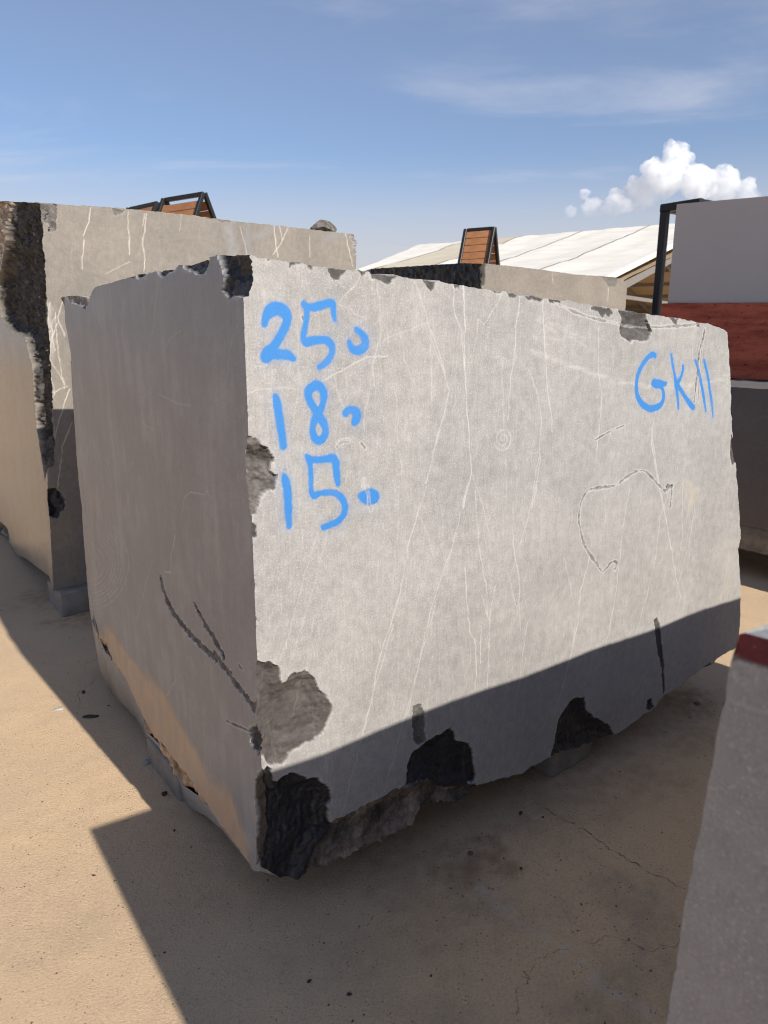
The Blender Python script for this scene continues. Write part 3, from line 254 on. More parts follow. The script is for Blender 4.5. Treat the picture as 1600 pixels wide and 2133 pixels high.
 'R_scratch': [([(0.9269,1.6083,0.0072),(1.0319,1.5784,0.0074),(1.182,1.5424,0.0077),(1.335,1.5067,0.008),(1.4431,1.4899,0.0082),(1.5566,1.4775,0.0085),(1.7366,1.4717,0.0088),(1.8898,1.4764,0.0091),(2.0782,1.4993,0.0095)],0.55),([(0.9194,1.7103,0.0045),(1.0247,1.6613,0.0047)],0.35),([(0.9529,1.7053,0.0046),(1.0777,1.6615,0.0047)],0.35),([(0.9384,1.6776,0.0046),(1.0272,1.6329,0.0047)],0.35),([(0.9563,1.6611,0.0046),(1.0996,1.621,0.0048)],0.35),([(0.9875,1.6947,0.0046),(1.1719,1.6382,0.0049)],0.35),([(0.9321,1.65,0.0046),(0.9934,1.6218,0.0047)],0.35),([(1.0783,1.6558,0.0047),(1.1738,1.6204,0.0049)],0.35)],
 'R_smear': [([(1.8375,1.0881,0.0224),(1.9138,1.0399,0.0229),(1.8845,1.0145,0.0228)],(0.5,0.4,0.22),0.35),([(2.231,0.7433,0.054),(2.2769,0.3518,0.0561)],(0.44,0.36,0.26),0.25),([(0.347,0.4598,0.0362),(0.7722,0.3323,0.041)],(0.3,0.31,0.35),0.25),([(0.8992,0.4475,0.0644),(1.3883,0.3865,0.0723),(2.1565,0.3602,0.0844)],(0.26,0.27,0.32),0.35),([(0.0074,1.8119,0.0042),(0.0074,1.7672,0.0042)],(0.11,0.05,0.03),0.8),([(0.0038,1.8067,0.0073),(0.0032,1.752,0.0074)],(0.55,0.53,0.5),0.6),([(-0.0254,0.7383,0.0108),(-0.0055,0.6502,0.011)],(0.6,0.57,0.54),0.8),([(-0.0188,0.7093,0.0061),(0.0026,0.6197,0.0062)],(0.7,0.68,0.66),0.9),([(-0.0136,1.3541,0.0067),(-0.0054,1.3249,0.0067)],(0.75,0.72,0.7),0.9)],
 'L_scars': [([(1.7939,0.2924),(1.5308,0.3661),(1.4411,0.3081),(1.2731,0.3042),(1.1177,0.2494),(0.9721,0.2043),(0.7881,0.217),(0.5586,0.2271),(0.3816,0.2144),(0.2573,0.2064),(0.1112,0.2088),(0.0546,0.1729),(0.2194,-0.0486),(1.2548,-0.5867),(2.4101,-0.2854)],(0.38,0.25,0.145),0.03,0.012,3,'rough tan broken lower edge'),([(0.134,1.8379),(-0.0289,1.826),(-0.0312,1.7354),(0.081,1.7324),(0.111,1.7575),(0.095,1.7776),(0.1167,1.8156)],(0.016,0.017,0.021),0.03,0.01,2,'black broken notch at the top of the corner'),([(0.7359,1.8314),(0.5624,1.844),(0.3772,1.8476),(0.1614,1.8403),(0.1801,1.8098),(0.2266,1.7939),(0.3019,1.8073),(0.3643,1.8261),(0.4545,1.8146),(0.5131,1.8029),(0.5472,1.824),(0.6956,1.814)],(0.022,0.021,0.022),0.025,0.008,2,'black ragged scar along the top edge'),([(1.8083,1.8148),(1.6318,1.8026),(1.6677,1.7065),(1.6289,1.6124),(1.6259,1.5462),(1.7295,1.553),(1.7569,1.65),(1.8208,1.6991)],(0.02,0.02,0.022),0.02,0.006,2,'black strip down the far edge'),([(1.6198,1.8112),(1.2489,1.7948),(1.2661,1.775),(1.333,1.748),(1.4836,1.7701),(1.5908,1.7874)],(0.22,0.2,0.19),0.02,0.01,2,''),([(0.0402,0.5144),(-0.0096,0.577),(-0.0639,0.5993),(-0.0406,0.3009),(0.0555,0.2428),(0.0398,0.4122),(0.043,0.4546)],(0.016,0.017,0.021),0.02,0.006,1,''),([(1.6714,0.3478),(1.7396,0.3827),(1.6925,0.4333),(1.6399,0.3589),(1.6681,0.2788),(1.4901,0.3228),(1.4655,0.2874),(1.6375,0.2199)],(0.05,0.045,0.04),0.02,0.01,2,''),([(0.0666,0.6504),(0.0291,0.6753),(-0.0302,0.6633),(-0.026,0.6134),(0.0442,0.5909),(0.0629,0.6169)],(0.05,0.05,0.05),0.02,0.01,2,'')],
 'L_grooves': [([(0.7057,0.8789,0.0125),(0.68,0.841,0.0125),(0.6223,0.8014,0.0123),(0.5029,0.777,0.0118),(0.3718,0.7697,0.0112),(0.2512,0.7708,0.0107),(0.1887,0.7595,0.0105),(0.115,0.7407,0.0102),(0.0244,0.7255,0.0098)],(0.075,0.07,0.067),0.006),([(0.4077,0.8856,0.0105),(0.3581,0.8571,0.0104),(0.2921,0.8357,0.0101),(0.2451,0.8166,0.01),(0.2157,0.7954,0.0099)],(0.045,0.042,0.04),0.006),([(0.2164,0.6009,0.0027),(0.1435,0.6207,0.0026),(0.0528,0.6465,0.0025)],(0.09,0.08,0.08),0.003),([(0.1146,0.8102,0.0038),(0.093,0.8085,0.0038)],(0.08,0.08,0.08),0.003)],
 'L_veins': [([(0.434,1.2121,0.0014),(0.4489,1.1812,0.0014),(0.474,1.1476,0.0014)],1.0),([(0.4353,1.2049,0.0014),(0.386,1.2276,0.0013),(0.3328,1.2336,0.0013),(0.282,1.2394,0.0013),(0.2633,1.2557,0.0013),(0.2427,1.2335,0.0013)],1.0),([(0.6633,0.9193,0.002),(0.6068,0.9308,0.002),(0.5815,1.0039,0.0019),(0.5383,1.0676,0.0019)],1.0),([(0.7755,0.9306,0.0016),(0.9165,0.7609,0.0017),(1.0368,0.6107,0.0018)],0.6),([(0.6014,0.6346,0.0015),(0.6273,0.556,0.0016),(0.7403,0.4458,0.0017)],0.6),([(0.5418,1.8047,0.0013),(0.6014,1.6768,0.0014),(0.6922,1.5658,0.0014),(0.7215,1.4926,0.0015)],0.5),([(0.5148,1.6174,0.0013),(0.4714,1.6436,0.0013),(0.3954,1.6624,0.0013)],0.6),([(0.7405,1.4621,0.0015),(0.7716,1.3848,0.0015),(0.6725,1.3722,0.0015)],0.7),([(0.6038,1.4855,0.0014),(0.4506,1.4687,0.0013),(0.3441,1.4702,0.0013)],0.7),([(0.0369,1.671,0.0011),(0.0822,1.6175,0.0011),(0.1124,1.539,0.0011)],0.6),([(0.5501,1.8115,0.0013),(0.535,1.7916,0.0013),(0.5952,1.7033,0.0014)],0.5),([(0.8942,1.2447,0.0016),(0.9888,1.1894,0.0017)],0.5)],
 'L_smear': [([(1.4228,1.0936,0.0191),(1.5121,0.8966,0.0199),(1.5417,0.7113,0.0204)],(0.14,0.13,0.13),0.7),([(1.4454,1.1775,0.0172),(1.4569,0.9989,0.0175),(1.4842,0.923,0.0177)],(0.16,0.15,0.15),0.6),([(1.3908,1.3719,0.0111),(1.4049,1.287,0.0112)],(0.2,0.19,0.19),0.5),([(1.4267,1.18,0.0171),(1.2694,1.1463,0.0164),(1.1245,1.1152,0.0157)],(0.2,0.19,0.18),0.5)],
 'L_scratch': [([(1.4933,0.7876,0.0032),(1.4595,0.7859,0.0032),(1.4345,0.7799,0.0031),(1.419,0.7701,0.0031),(1.4137,0.7566,0.0031),(1.4185,0.7401,0.0031),(1.4334,0.721,0.0032),(1.458,0.7001,0.0032),(1.4918,0.678,0.0032),(1.5336,0.6555,0.0033),(1.5822,0.6335,0.0033),(1.6358,0.613,0.0034),(1.6924,0.5949,0.0034)],0.55),([(1.4455,0.8173,0.0031),(1.4028,0.8147,0.0031),(1.3714,0.8069,0.0031),(1.352,0.7942,0.0031),(1.3451,0.7771,0.0031),(1.351,0.7561,0.0031),(1.3696,0.7319,0.0031),(1.4005,0.7052,0.0031),(1.443,0.6769,0.0032),(1.4961,0.6479,0.0032),(1.5583,0.6193,0.0033),(1.6274,0.5924,0.0034),(1.7011,0.5683,0.0034)],0.55),([(1.4067,0.8413,0.0031),(1.3571,0.838,0.0031),(1.3206,0.8287,0.003),(1.2981,0.8137,0.003),(1.2901,0.7936,0.003),(1.2968,0.769,0.003),(1.3182,0.7406,0.0031),(1.3539,0.7093,0.0031),(1.4033,0.676,0.0031),(1.4653,0.6417,0.0032),(1.5385,0.6077,0.0033),(1.6204,0.5753,0.0034),(1.7084,0.546,0.0034)],0.55),([(1.3764,0.8601,0.0031),(1.3214,0.8562,0.003),(1.2811,0.8455,0.003),(1.2563,0.8287,0.003),(1.2474,0.8063,0.003),(1.2547,0.779,0.003),(1.2781,0.7475,0.003),(1.3175,0.7126,0.0031),(1.3721,0.6753,0.0031),(1.4411,0.6368,0.0032),(1.5227,0.5984,0.0033),(1.6148,0.5616,0.0034),(1.7142,0.5281,0.0035)],0.55),([(1.343,0.8809,0.003),(1.2823,0.8761,0.003),(1.2379,0.8641,0.003),(1.2105,0.8452,0.0029),(1.2007,0.8203,0.0029),(1.2086,0.79,0.003),(1.2342,0.755,0.003),(1.2774,0.7162,0.003),(1.3376,0.6746,0.0031),(1.4141,0.6314,0.0032),(1.5052,0.588,0.0033),(1.6085,0.5462,0.0034),(1.7209,0.5078,0.0035)],0.55),([(1.3103,0.9012,0.003),(1.2441,0.8956,0.003),(1.1958,0.882,0.0029),(1.1661,0.8613,0.0029),(1.1553,0.8339,0.0029),(1.1637,0.8006,0.0029),(1.1913,0.7623,0.0029),(1.2382,0.7196,0.003),(1.3038,0.6738,0.0031),(1.3875,0.626,0.0031),(1.4877,0.5777,0.0032),(1.6022,0.5308,0.0034),(1.7275,0.4874,0.0035)],0.55),([(1.2818,0.9188,0.003),(1.211,0.9124,0.0029),(1.1594,0.8976,0.0029),(1.1276,0.8751,0.0029),(1.116,0.8456,0.0029),(1.1248,0.8099,0.0029),(1.1542,0.7686,0.0029),(1.2041,0.7227,0.003),(1.2743,0.6732,0.003),(1.3641,0.6213,0.0031),(1.4723,0.5686,0.0032),(1.5967,0.5171,0.0034),(1.7335,0.4691,0.0035)],0.55),([(1.2401,0.9447,0.0029),(1.1626,0.9371,0.0029),(1.1063,0.9203,0.0028),(1.0717,0.8953,0.0028),(1.0589,0.8627,0.0028),(1.0683,0.8233,0.0028),(1.1,0.7778,0.0029),(1.1542,0.7271,0.0029),(1.2308,0.6722,0.003),(1.3296,0.6143,0.0031),(1.4495,0.5551,0.0032),(1.5883,0.4966,0.0034),(1.7426,0.4415,0.0035)],0.55)],
 'L_tan': [(1.6799,0.3797),(1.392,0.4627),(1.1095,0.4471),(0.8598,0.4596),(0.6552,0.412),(0.4309,0.3915),(0.3445,0.3458),(0.2032,0.377),(0.1324,0.3017),(0.0752,0.1899),(-0.0216,0.0564),(3.4742,-2.7458),(9.2426,-3.2773),(2.5109,0.1078)],
}
MAIN_O = [-0.3082, 1.6239, 0.0]
LEFT = {
 'R_top': [(0.1107,2.3523),(0.2316,2.3522),(0.5549,2.3661),(0.8646,2.369),(1.1698,2.3637),(1.2662,2.358),(1.5361,2.3579),(1.8251,2.3547),(2.0557,2.3514),(2.2085,2.3538)],
 'R_right': [(2.211,1.1251),(2.2181,2.1183),(2.2325,2.2978),(2.2166,2.3448),(2.2085,2.3538)],
 'R_bot': [(-0.0053,0.1489),(0.1985,0.1582),(0.6063,0.1885),(1.4566,0.5243),(2.211,1.1251)],
 'L_top': [(0.0207,2.3556),(0.4803,2.4215),(0.945,2.4885),(1.3,2.5),(3.2,2.5)],
 'L_bot': [(0.0207,0.1419),(0.0968,0.2182),(0.4927,0.1738),(0.8506,0.1377),(1.271,0.0596),(1.5831,0.0786),(2.0048,0.0405),(2.221,0.0208),(3.2,0.05)],
 'R_scars': [([(0.0765,2.3633),(0.2387,2.3615),(0.2194,2.2112),(0.1667,2.2009),(0.1244,2.2589),(0.0776,2.267)],(0.13,0.12,0.115),0.03,0.008,2,'dark grey broken patch at the top corner'),([(0.066,2.3742),(0.1103,2.3487),(0.0893,2.0464),(0.0817,1.9203),(0.1144,1.8833),(0.1218,1.7546),(0.0813,1.6892),(0.0848,1.5711),(0.0447,1.4657),(0.0714,1.3031),(0.0831,1.1094),(0.0536,1.0138),(-0.0083,1.0334),(-0.0451,1.7012)],(0.05,0.047,0.045),0.06,0.03,2,'dark bark-like broken edge'),([(0.5415,2.366),(0.6087,2.3596),(0.5789,2.3308),(0.5448,2.3277)],(0.13,0.12,0.115),0.015,0.004,0,''),([(2.1356,2.3625),(2.2373,2.3544),(2.24,2.2174),(2.2048,2.2152),(2.1853,2.2945)],(0.2,0.19,0.18),0.02,0.008,2,''),([(0.0155,0.7763),(0.0685,0.7812),(0.1128,0.7201),(0.1162,0.6608),(0.0624,0.5949),(0.0182,0.6162),(-0.0049,0.7069)],(0.016,0.017,0.021),0.03,0.012,2,'black pitted hollow low on the corner'),([(1.0764,2.3762),(1.1703,2.3707),(1.2991,2.3609),(1.2494,2.3495),(1.1373,2.3496)],(0.15,0.14,0.13),0.01,0.004,0,'')],
 'R_veins': [([(0.4189,2.3542,0.0065),(0.4017,2.283,0.0065),(0.3655,2.2036,0.0065)],1.0),([(0.3656,2.1781,0.0041),(0.3375,2.0216,0.0041)],1.0),([(0.6289,2.355,0.0045),(0.6155,2.1165,0.0045)],1.0),([(0.7306,2.3513,0.0062),(0.7094,2.2299,0.0063),(0.6936,2.1752,0.0063),(0.7078,2.1222,0.0063),(0.6929,2.0263,0.0063)],1.0),([(1.5713,2.3623,0.0088),(1.5932,2.1621,0.009)],1.0),([(1.5546,2.1748,0.0048),(1.6103,2.2311,0.0048),(1.6777,2.3488,0.0048)],1.0),([(2.1354,2.3466,0.0081),(2.1935,2.1334,0.0082)],1.0),([(1.8427,2.3163,0.0039),(1.8424,2.1772,0.0039)],0.7),([(0.1723,1.7815,0.006),(0.1632,1.5702,0.006),(0.1797,1.3529,0.0061)],1.0),([(0.1082,1.65,0.0041),(0.1696,1.7553,0.0041)],1.0),([(0.0525,1.3041,0.0044),(0.1538,1.354,0.0044),(0.1941,1.366,0.0045)],1.0),([(0.2058,1.3518,0.0056),(0.0773,1.0539,0.0056),(0.014,0.7621,0.0056)],1.0),([(0.1995,1.1569,0.0042),(0.1327,1.0208,0.0042),(0.0818,0.7824,0.0043)],1.0),([(0.076,1.4649,0.0041),(0.1082,1.65,0.0041),(0.072,1.5448,0.0041)],1.0),([(0.4681,2.0019,0.0033),(0.6121,2.0761,0.0034)],0.7),([(0.7192,2.3502,0.0034),(0.7067,2.2829,0.0034)],1.0),([(0.9549,2.3855,0.0029),(0.932,2.2743,0.0029)],0.5),([(0.1463,1.8329,0.0059),(0.1193,1.7546,0.0059),(0.1424,1.6764,0.006),(0.1124,1.5708,0.006),(0.0788,1.4915,0.006)],1.0),([(0.1782,1.7161,0.0054),(0.1397,1.65,0.0054),(0.144,1.5704,0.0055)],1.0),([(0.2249,1.861,0.0043),(0.1823,1.7555,0.0043),(0.2099,1.65,0.0044)],1.0),([(0.0983,1.4374,0.0049),(0.1188,1.3282,0.005),(0.0968,1.3019,0.005)],1.0),([(0.0935,1.571,0.0043),(0.123,1.4905,0.0044),(0.1621,1.4355,0.0044),(0.176,1.3805,0.0044)],1.0),([(0.0505,1.3448,0.0071),(0.076,1.4649,0.0071)],1.0),([(1.3307,2.3349,0.0043),(1.3722,2.1635,0.0044)],0.7),([(1.6154,2.3586,0.0038),(1.6298,2.2701,0.0038)],0.8)],
 'R_smear': [([(1.249,2.3423,0.0364),(1.2722,2.1718,0.0369)],(0.24,0.24,0.255),0.95),([(1.3803,2.3246,0.0278),(1.3814,2.1788,0.028)],(0.2,0.2,0.215),0.95),([(1.4456,2.2714,0.0312),(1.5527,2.3386,0.0315)],(0.22,0.22,0.225),0.95),([(1.9765,2.3109,0.0365),(2.0954,2.3514,0.037)],(0.22,0.22,0.225),0.95),([(0.2655,2.3209,0.0066),(0.4939,2.2846,0.0069)],(0.18,0.17,0.16),0.5),([(0.7061,2.1895,0.0086),(0.8888,2.0918,0.0088)],(0.2,0.19,0.18),0.6),([(0.7316,2.1508,0.0057),(0.8748,2.1049,0.0059)],(0.18,0.18,0.17),0.6),([(0.7649,2.2071,0.0072),(1.1634,2.2574,0.0075)],(0.22,0.21,0.2),0.5),([(0.1124,1.8062,0.0483),(0.0998,1.5709,0.0489)],(0.6,0.58,0.55),0.5),([(0.0178,0.6747,0.0849),(0.0769,0.4735,0.0866)],(0.3,0.24,0.17),0.5)],
 'L_scars': [([(0.6179,2.4676),(-0.1035,2.3646),(-0.074,2.004),(-0.168,1.65),(-0.1596,1.1292),(0.0562,0.8226),(0.1957,1.1487),(0.2046,1.4854),(0.369,1.65),(0.7566,1.68),(1.0382,1.7753),(1.0173,1.99),(0.6765,2.2265)],(0.05,0.046,0.043),0.07,0.03,2,'dark bark-like broken face below the top'),([(2.1365,2.6844),(0.588,2.4633),(0.708,2.2297),(0.9433,2.0757),(2.6349,1.9641)],(0.4,0.33,0.26),0.05,0.03,2,'rough beige broken face at the top'),([(2.011,0.1624),(1.6431,0.1817),(1.572,0.1007),(2.4445,-0.1259)],(0.05,0.05,0.05),0.03,0.01,2,'')],
 'L_veins': [([(0.6176,0.7316,0.0038),(0.5672,0.6443,0.0038),(0.4309,0.5748,0.0037)],0.0)],
}
LEFT_O = [-1.9957, 4.0606, 0.0]
REAR = {
 'R_top': [(-0.0127,2.3557),(0.3753,2.3536),(0.887,2.3418),(1.4426,2.3189),(2.1338,2.3245),(2.3216,2.2949)],
 'R_right': [(2.4043,0.22),(2.4043,1.3052),(2.3905,1.988),(2.3891,2.2098),(2.3216,2.2949)],
 'R_bot': [(-0.0127,0.22),(2.4043,0.22)],
 'L_top': [(0,2.3557),(0.3224,2.3856),(0.9545,2.4087),(1.6765,2.4351),(1.9746,2.4453)],
 'L_bot': [(0,0.22),(1.9746,0.22)],
 'R_scars': [([(-0.2355,2.3922),(0.0479,2.3575),(0.0389,2.1493),(-0.0718,2.1191),(-0.2037,2.2166)],(0.05,0.045,0.04),0.02,0.01,2,'black broken corner strip'),([(1.8506,2.3389),(2.2043,2.3252),(2.1666,2.2171),(2.038,2.2273)],(0.13,0.12,0.11),0.015,0.005,0,'')],
 'R_smear': [([(-0.116,2.2974,0.0287),(-0.1291,2.1686,0.0288)],(0.42,0.31,0.18),0.9),([(1.9488,2.1335,0.028),(2.0601,2.0456,0.0283)],(0.25,0.24,0.23),0.5),([(0.8334,2.2357,0.0103),(1.0436,2.3009,0.0105),(1.4012,2.3178,0.0107)],(0.27,0.26,0.25),0.5)],
 'R_veins': [([(1.0412,2.3288,0.0078),(1.0726,2.2179,0.0079)],0.8),([(2.0417,2.1972,0.0085),(2.0348,2.0449,0.0085)],0.8)],
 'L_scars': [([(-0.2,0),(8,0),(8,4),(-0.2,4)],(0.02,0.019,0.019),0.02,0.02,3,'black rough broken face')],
}
REAR_O = [0.9877, 7.5189, 0.0]

# ---------------------------------------------------------------- quarried stone blocks
class Cells:                                     # points binned into small cells so that a stroke only looks near itself
    def __init__(s, x, y, c=0.03):
        s.x = x; s.y = y; s.c = c; s.x0 = x.min(); s.y0 = y.min()
        ix = ((x - s.x0) / c).astype(np.int64); iy = ((y - s.y0) / c).astype(np.int64); s.nx = int(ix.max()) + 1; s.ny = int(iy.max()) + 1
        key = iy * s.nx + ix; s.o = np.argsort(key, kind='stable'); s.st = np.searchsorted(key[s.o], np.arange(s.nx * s.ny + 1))
    def near(s, lo, hi):
        a = max(0, int((lo[0] - s.x0) / s.c)); b = min(s.nx - 1, int((hi[0] - s.x0) / s.c)); out = []
        for j in range(max(0, int((lo[1] - s.y0) / s.c)), min(s.ny - 1, int((hi[1] - s.y0) / s.c)) + 1):
            if b >= a: out.append(s.o[s.st[j * s.nx + a]:s.st[j * s.nx + b + 1]])
        return np.concatenate(out) if out else np.zeros(0, np.int64)
    def stroke(s, path, rad=None, reach=0.08):   # -> point indices near the stroke and their distances
        if len(path) < 2: return np.zeros(0, np.int64), np.zeros(0)
        I = []; D = []
        for i in range(len(path) - 1):
            a = path[i]; b = path[i + 1]; ra = rad if rad is not None else a[2]; rb = rad if rad is not None else b[2]
            k = s.near((min(a[0], b[0]) - reach, min(a[1], b[1]) - reach), (max(a[0], b[0]) + reach, max(a[1], b[1]) + reach))
            if not len(k): continue
            x = s.x[k]; y = s.y[k]; ex, ey = b[0] - a[0], b[1] - a[1]
            t = np.clip(((x - a[0]) * ex + (y - a[1]) * ey) / (ex * ex + ey * ey + 1e-12), 0, 1)
            I.append(k); D.append(np.hypot(x - a[0] - t * ex, y - a[1] - t * ey) - (ra + (rb - ra) * t))
        if not I: return np.zeros(0, np.int64), np.zeros(0)
        I = np.concatenate(I); D = np.concatenate(D); o = np.lexsort((D, I)); I = I[o]; D = D[o]
        f = np.ones(len(I), bool); f[1:] = I[1:] != I[:-1]
        return I[f], D[f]

def features(S, Z, seed, scars=(), grooves=(), veins=(), paint=(), smear=(), scratch=(), tan=None, rand_veins=0, base_rough=0.62, line_w=0.0024, vein_amp=0.85, face_relief=0.0006, shade_wash=None, warp=0.006, streak=0.0):
    shp = S.shape; S = S.ravel(); Z = Z.ravel(); n = len(S)
    depth = np.zeros(n); mask = np.zeros((n, 4)); tint = np.zeros((n, 4)); stain = np.zeros((n, 4)); reg = np.full(n, -1, int)
    tint[:, 3] = base_rough
    if shade_wash: stain[:] = (*shade_wash[0], shade_wash[1])  # even tint over the whole face, shade painted into the stone colour
    depth += face_relief * fbm(S, Z, 6, 4, seed + 90)
    def soak(ix, col, I):                        # lay a stain over whatever is there
        a = stain[ix, 3]; na = a * (1 - I) + I; stain[ix, :3] = (stain[ix, :3] * (a * (1 - I))[:, None] + np.array(col)[None] * I[:, None]) / np.maximum(na, 1e-6)[:, None]; stain[ix, 3] = na
    every = np.arange(n)
    parts = []; cells = Cells(S, Z)
    wx = S + warp * fbm(S, Z, 26, 4, seed + 1, 0.6); wz = Z + warp * fbm(S, Z, 26, 4, seed + 2, 0.6)
    for i, (poly, col, dep, amp, kind, lab) in enumerate(scars):
        P = np.array([p[:2] for p in poly]); lo = P.min(0) - 0.06; hi = P.max(0) + 0.06
        m = (S > lo[0]) & (S < hi[0]) & (Z > lo[1]) & (Z < hi[1]); ix = np.nonzero(m)[0]
        if not len(ix): continue
        d = poly_sdf(wx[ix], wz[ix], poly); ins = sstep(0.0015, -0.0025, d)
        s_, z_ = S[ix], Z[ix]
        rough = fbm(s_, z_, 14, 5, seed + 31 + i, 0.55)
        if kind == 2:
            ridge = 1 - np.abs(fbm(s_ + 0.3 * z_, z_ * 0.6, 9, 4, seed + 57 + i)) * 1.8; rough = 0.5 * rough + 0.7 * ridge + 0.35 * (1 - 2.2 * np.abs(fbm(s_ * 0.7 + z_ * 0.2, z_, 34, 3, seed + 77 + i, 0.6)))
        dd = dep * (0.35 + 0.65 * sstep(0, -0.055, d)) + amp * rough
        if kind == 3: rough = fbm(s_, z_, 11, 6, seed + 35 + i, 0.68)
        if kind == 3: dd = dep * (0.35 + 0.65 * sstep(0, -0.055, d)) + amp * rough; c3 = np.clip(1 + 0.9 * fbm(s_, z_, 9, 4, seed + 36 + i, 0.6), 0.4, 2.2)
        if kind == 1: dd += 0.0011 * np.sin(d * 260 + 3.0 * fbm(s_, z_, 7, 3, seed + 8)) * sstep(0, -0.02, d) * np.clip(fbm(s_, z_, 5, 2, seed + 10) * 2 + 0.5, 0, 1) + 0.0010 * np.sin((s_ * 0.5 + z_) * 120 + 6 * fbm(s_, z_, 6, 3, seed + 9))
        depth[ix] = depth[ix] * (1 - ins) + np.maximum(dd, 0.002) * ins
        k = ins > mask[ix, 0] * 0.5
        c = np.array(col)[None] * (1 + 0.25 * fbm(s_, z_, 11, 3, seed + 71 + i))[:, None]
        if kind == 3: c = c * c3[:, None]
        if kind == 2 and dep >= 0.05: c = c * np.clip(1 + 1.1 * fbm(s_ * 3.2, z_ * 0.55, 17, 4, seed + 81 + i, 0.65), 0.35, 3.0)[:, None]
        tint[ix] = np.where(k[:, None] & (ins[:, None] > 0.02), np.concatenate([np.clip(c, 0.004, 1), np.full((len(ix), 1), 0.34 if max(col) < 0.05 else 0.72)], 1), tint[ix])
        mask[ix, 0] = np.maximum(mask[ix, 0], ins)
        pid = len(parts); nm = 'fracture_scar'
        if lab.startswith('@'): nm, lab = lab[1:].split('|')
        parts.append((nm, lab)); reg[ix[ins > 0.5]] = pid
        # bruised pale rim just outside the break
        stain_rim = sstep(0.012, 0.002, d) * (1 - ins) * np.clip(0.3 + fbm(s_, z_, 40, 3, seed + 3), 0, 1) * 0.55
        mask[ix, 3] = np.maximum(mask[ix, 3], stain_rim)
    for i, (path, col, dep) in enumerate(grooves):
        r = max(q[2] for q in path); ix, d = cells.stroke(smooth_path(path), reach=r + 0.02)
        if not len(ix): continue
        s_, z_ = S[ix], Z[ix]
        d = d + r * 0.8 * fbm(s_, z_, 45, 3, seed + 13 + i) + 0.003 * fbm(s_, z_, 14, 2, seed + 14)
        ins = sstep(line_w * 0.6, -line_w * 0.4, d)
        depth[ix] += dep * ins * (0.6 + 0.6 * fbm(s_, z_, 60, 3, seed + 15))
        tint[ix[ins > 0.02]] = (*col, 0.75); mask[ix, 0] = np.maximum(mask[ix, 0], ins * (0.6 + 0.4 * np.clip(fbm(s_, z_, 30, 3, seed + 5) * 2 + 0.5, 0, 1)))
        pale = sstep(0.008, 0.001, d) * (1 - ins); mask[ix, 3] = np.maximum(mask[ix, 3], pale * 0.7)
        if r > 0.003:
            pid = len(parts); parts.append(('groove', '')); reg[ix[ins > 0.5]] = pid
    vcell = Cells(S + 0.004 * fbm(S, Z, 20, 3, seed + 6), Z)
    allv = [(v, a, 1) for v, a in veins]
    r_ = np.random.default_rng(seed + 100); s0, s1, z0, z1 = S.min(), S.max(), Z.min(), Z.max()
    for k in range(rand_veins):
        x = r_.uniform(s0, s1); z = r_.uniform(z0, z1); L = r_.uniform(0.08, 0.5) ** 1.1; lean = r_.normal(-0.03, 0.10); pts = []
        nn = max(3, int(L / 0.05))
        for q in range(nn):
            pts.append((x, z, 0.001)); x += lean * L / nn + r_.normal(0, 0.006); z -= L / nn
        allv.append((pts, r_.uniform(0.14, 0.50), 0))
    for path, amp, main in allv:
        p = np.array(path, float); ix, d = vcell.stroke(p, rad=0.0, reach=0.012); wid = max(float(p[:, 2].max()) * 0.5, 0.0003)
        if not len(ix): continue
        hw = max(wid, line_w); I = np.clip(1 - d / (hw * 1.2), 0, 1) * min(1.0, wid / line_w * 1.7)
        mask[ix, 2] = np.maximum(mask[ix, 2], I * amp * vein_amp)
    mask[:, 2] *= 0.55 + 0.45 * np.clip(fbm(S, Z, 18, 3, seed + 44) * 1.6 + 0.7, 0, 1)
    for path, col, amp in smear:
        r = max(q[2] for q in path); ix, d = cells.stroke(smooth_path(path), reach=2.2 * r + 0.02)
        if not len(ix): continue
        nz_ = fbm(S[ix], Z[ix], 16, 4, seed + 21)
        I = sstep(r * 0.6, -r * 0.7, d + r * 0.6 * nz_) * amp * np.clip(0.75 + 0.7 * nz_, 0, 1)
        soak(ix, col, I)
    for path, amp in scratch:
        r = max(q[2] for q in path); ix, d = cells.stroke(smooth_path(path), reach=2 * r)
        if not len(ix): continue
        I = sstep(r, -r, d) * amp * np.clip(0.6 + 0.9 * fbm(S[ix] + Z[ix] * 0.5, Z[ix] * 3, 22, 3, seed + 23), 0, 1.2)
        mask[ix, 3] = np.maximum(mask[ix, 3], I)
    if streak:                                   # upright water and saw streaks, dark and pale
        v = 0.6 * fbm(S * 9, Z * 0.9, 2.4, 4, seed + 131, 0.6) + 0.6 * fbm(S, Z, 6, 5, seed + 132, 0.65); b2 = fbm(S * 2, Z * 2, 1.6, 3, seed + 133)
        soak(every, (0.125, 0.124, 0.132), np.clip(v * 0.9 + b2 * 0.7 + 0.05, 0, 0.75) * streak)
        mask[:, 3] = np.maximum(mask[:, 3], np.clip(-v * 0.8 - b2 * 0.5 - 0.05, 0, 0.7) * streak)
    if tan is not None:
        d = poly_sdf(S + 0.03 * fbm(S, Z, 6, 4, seed + 25), Z + 0.03 * fbm(S, Z, 6, 4, seed + 26), tan)
        I = sstep(0.02, -0.05, d) * np.clip(0.85 + 0.3 * fbm(S * 2, Z, 10, 4, seed + 27), 0, 1)
        soak(every, (0.45, 0.30, 0.18), I)
        band = sstep(0.03, 0.0, np.abs(d + 0.01)) * 0.55 * np.clip(0.5 + fbm(S, Z, 14, 3, seed + 28), 0, 1); soak(every, (0.22, 0.17, 0.125), band)
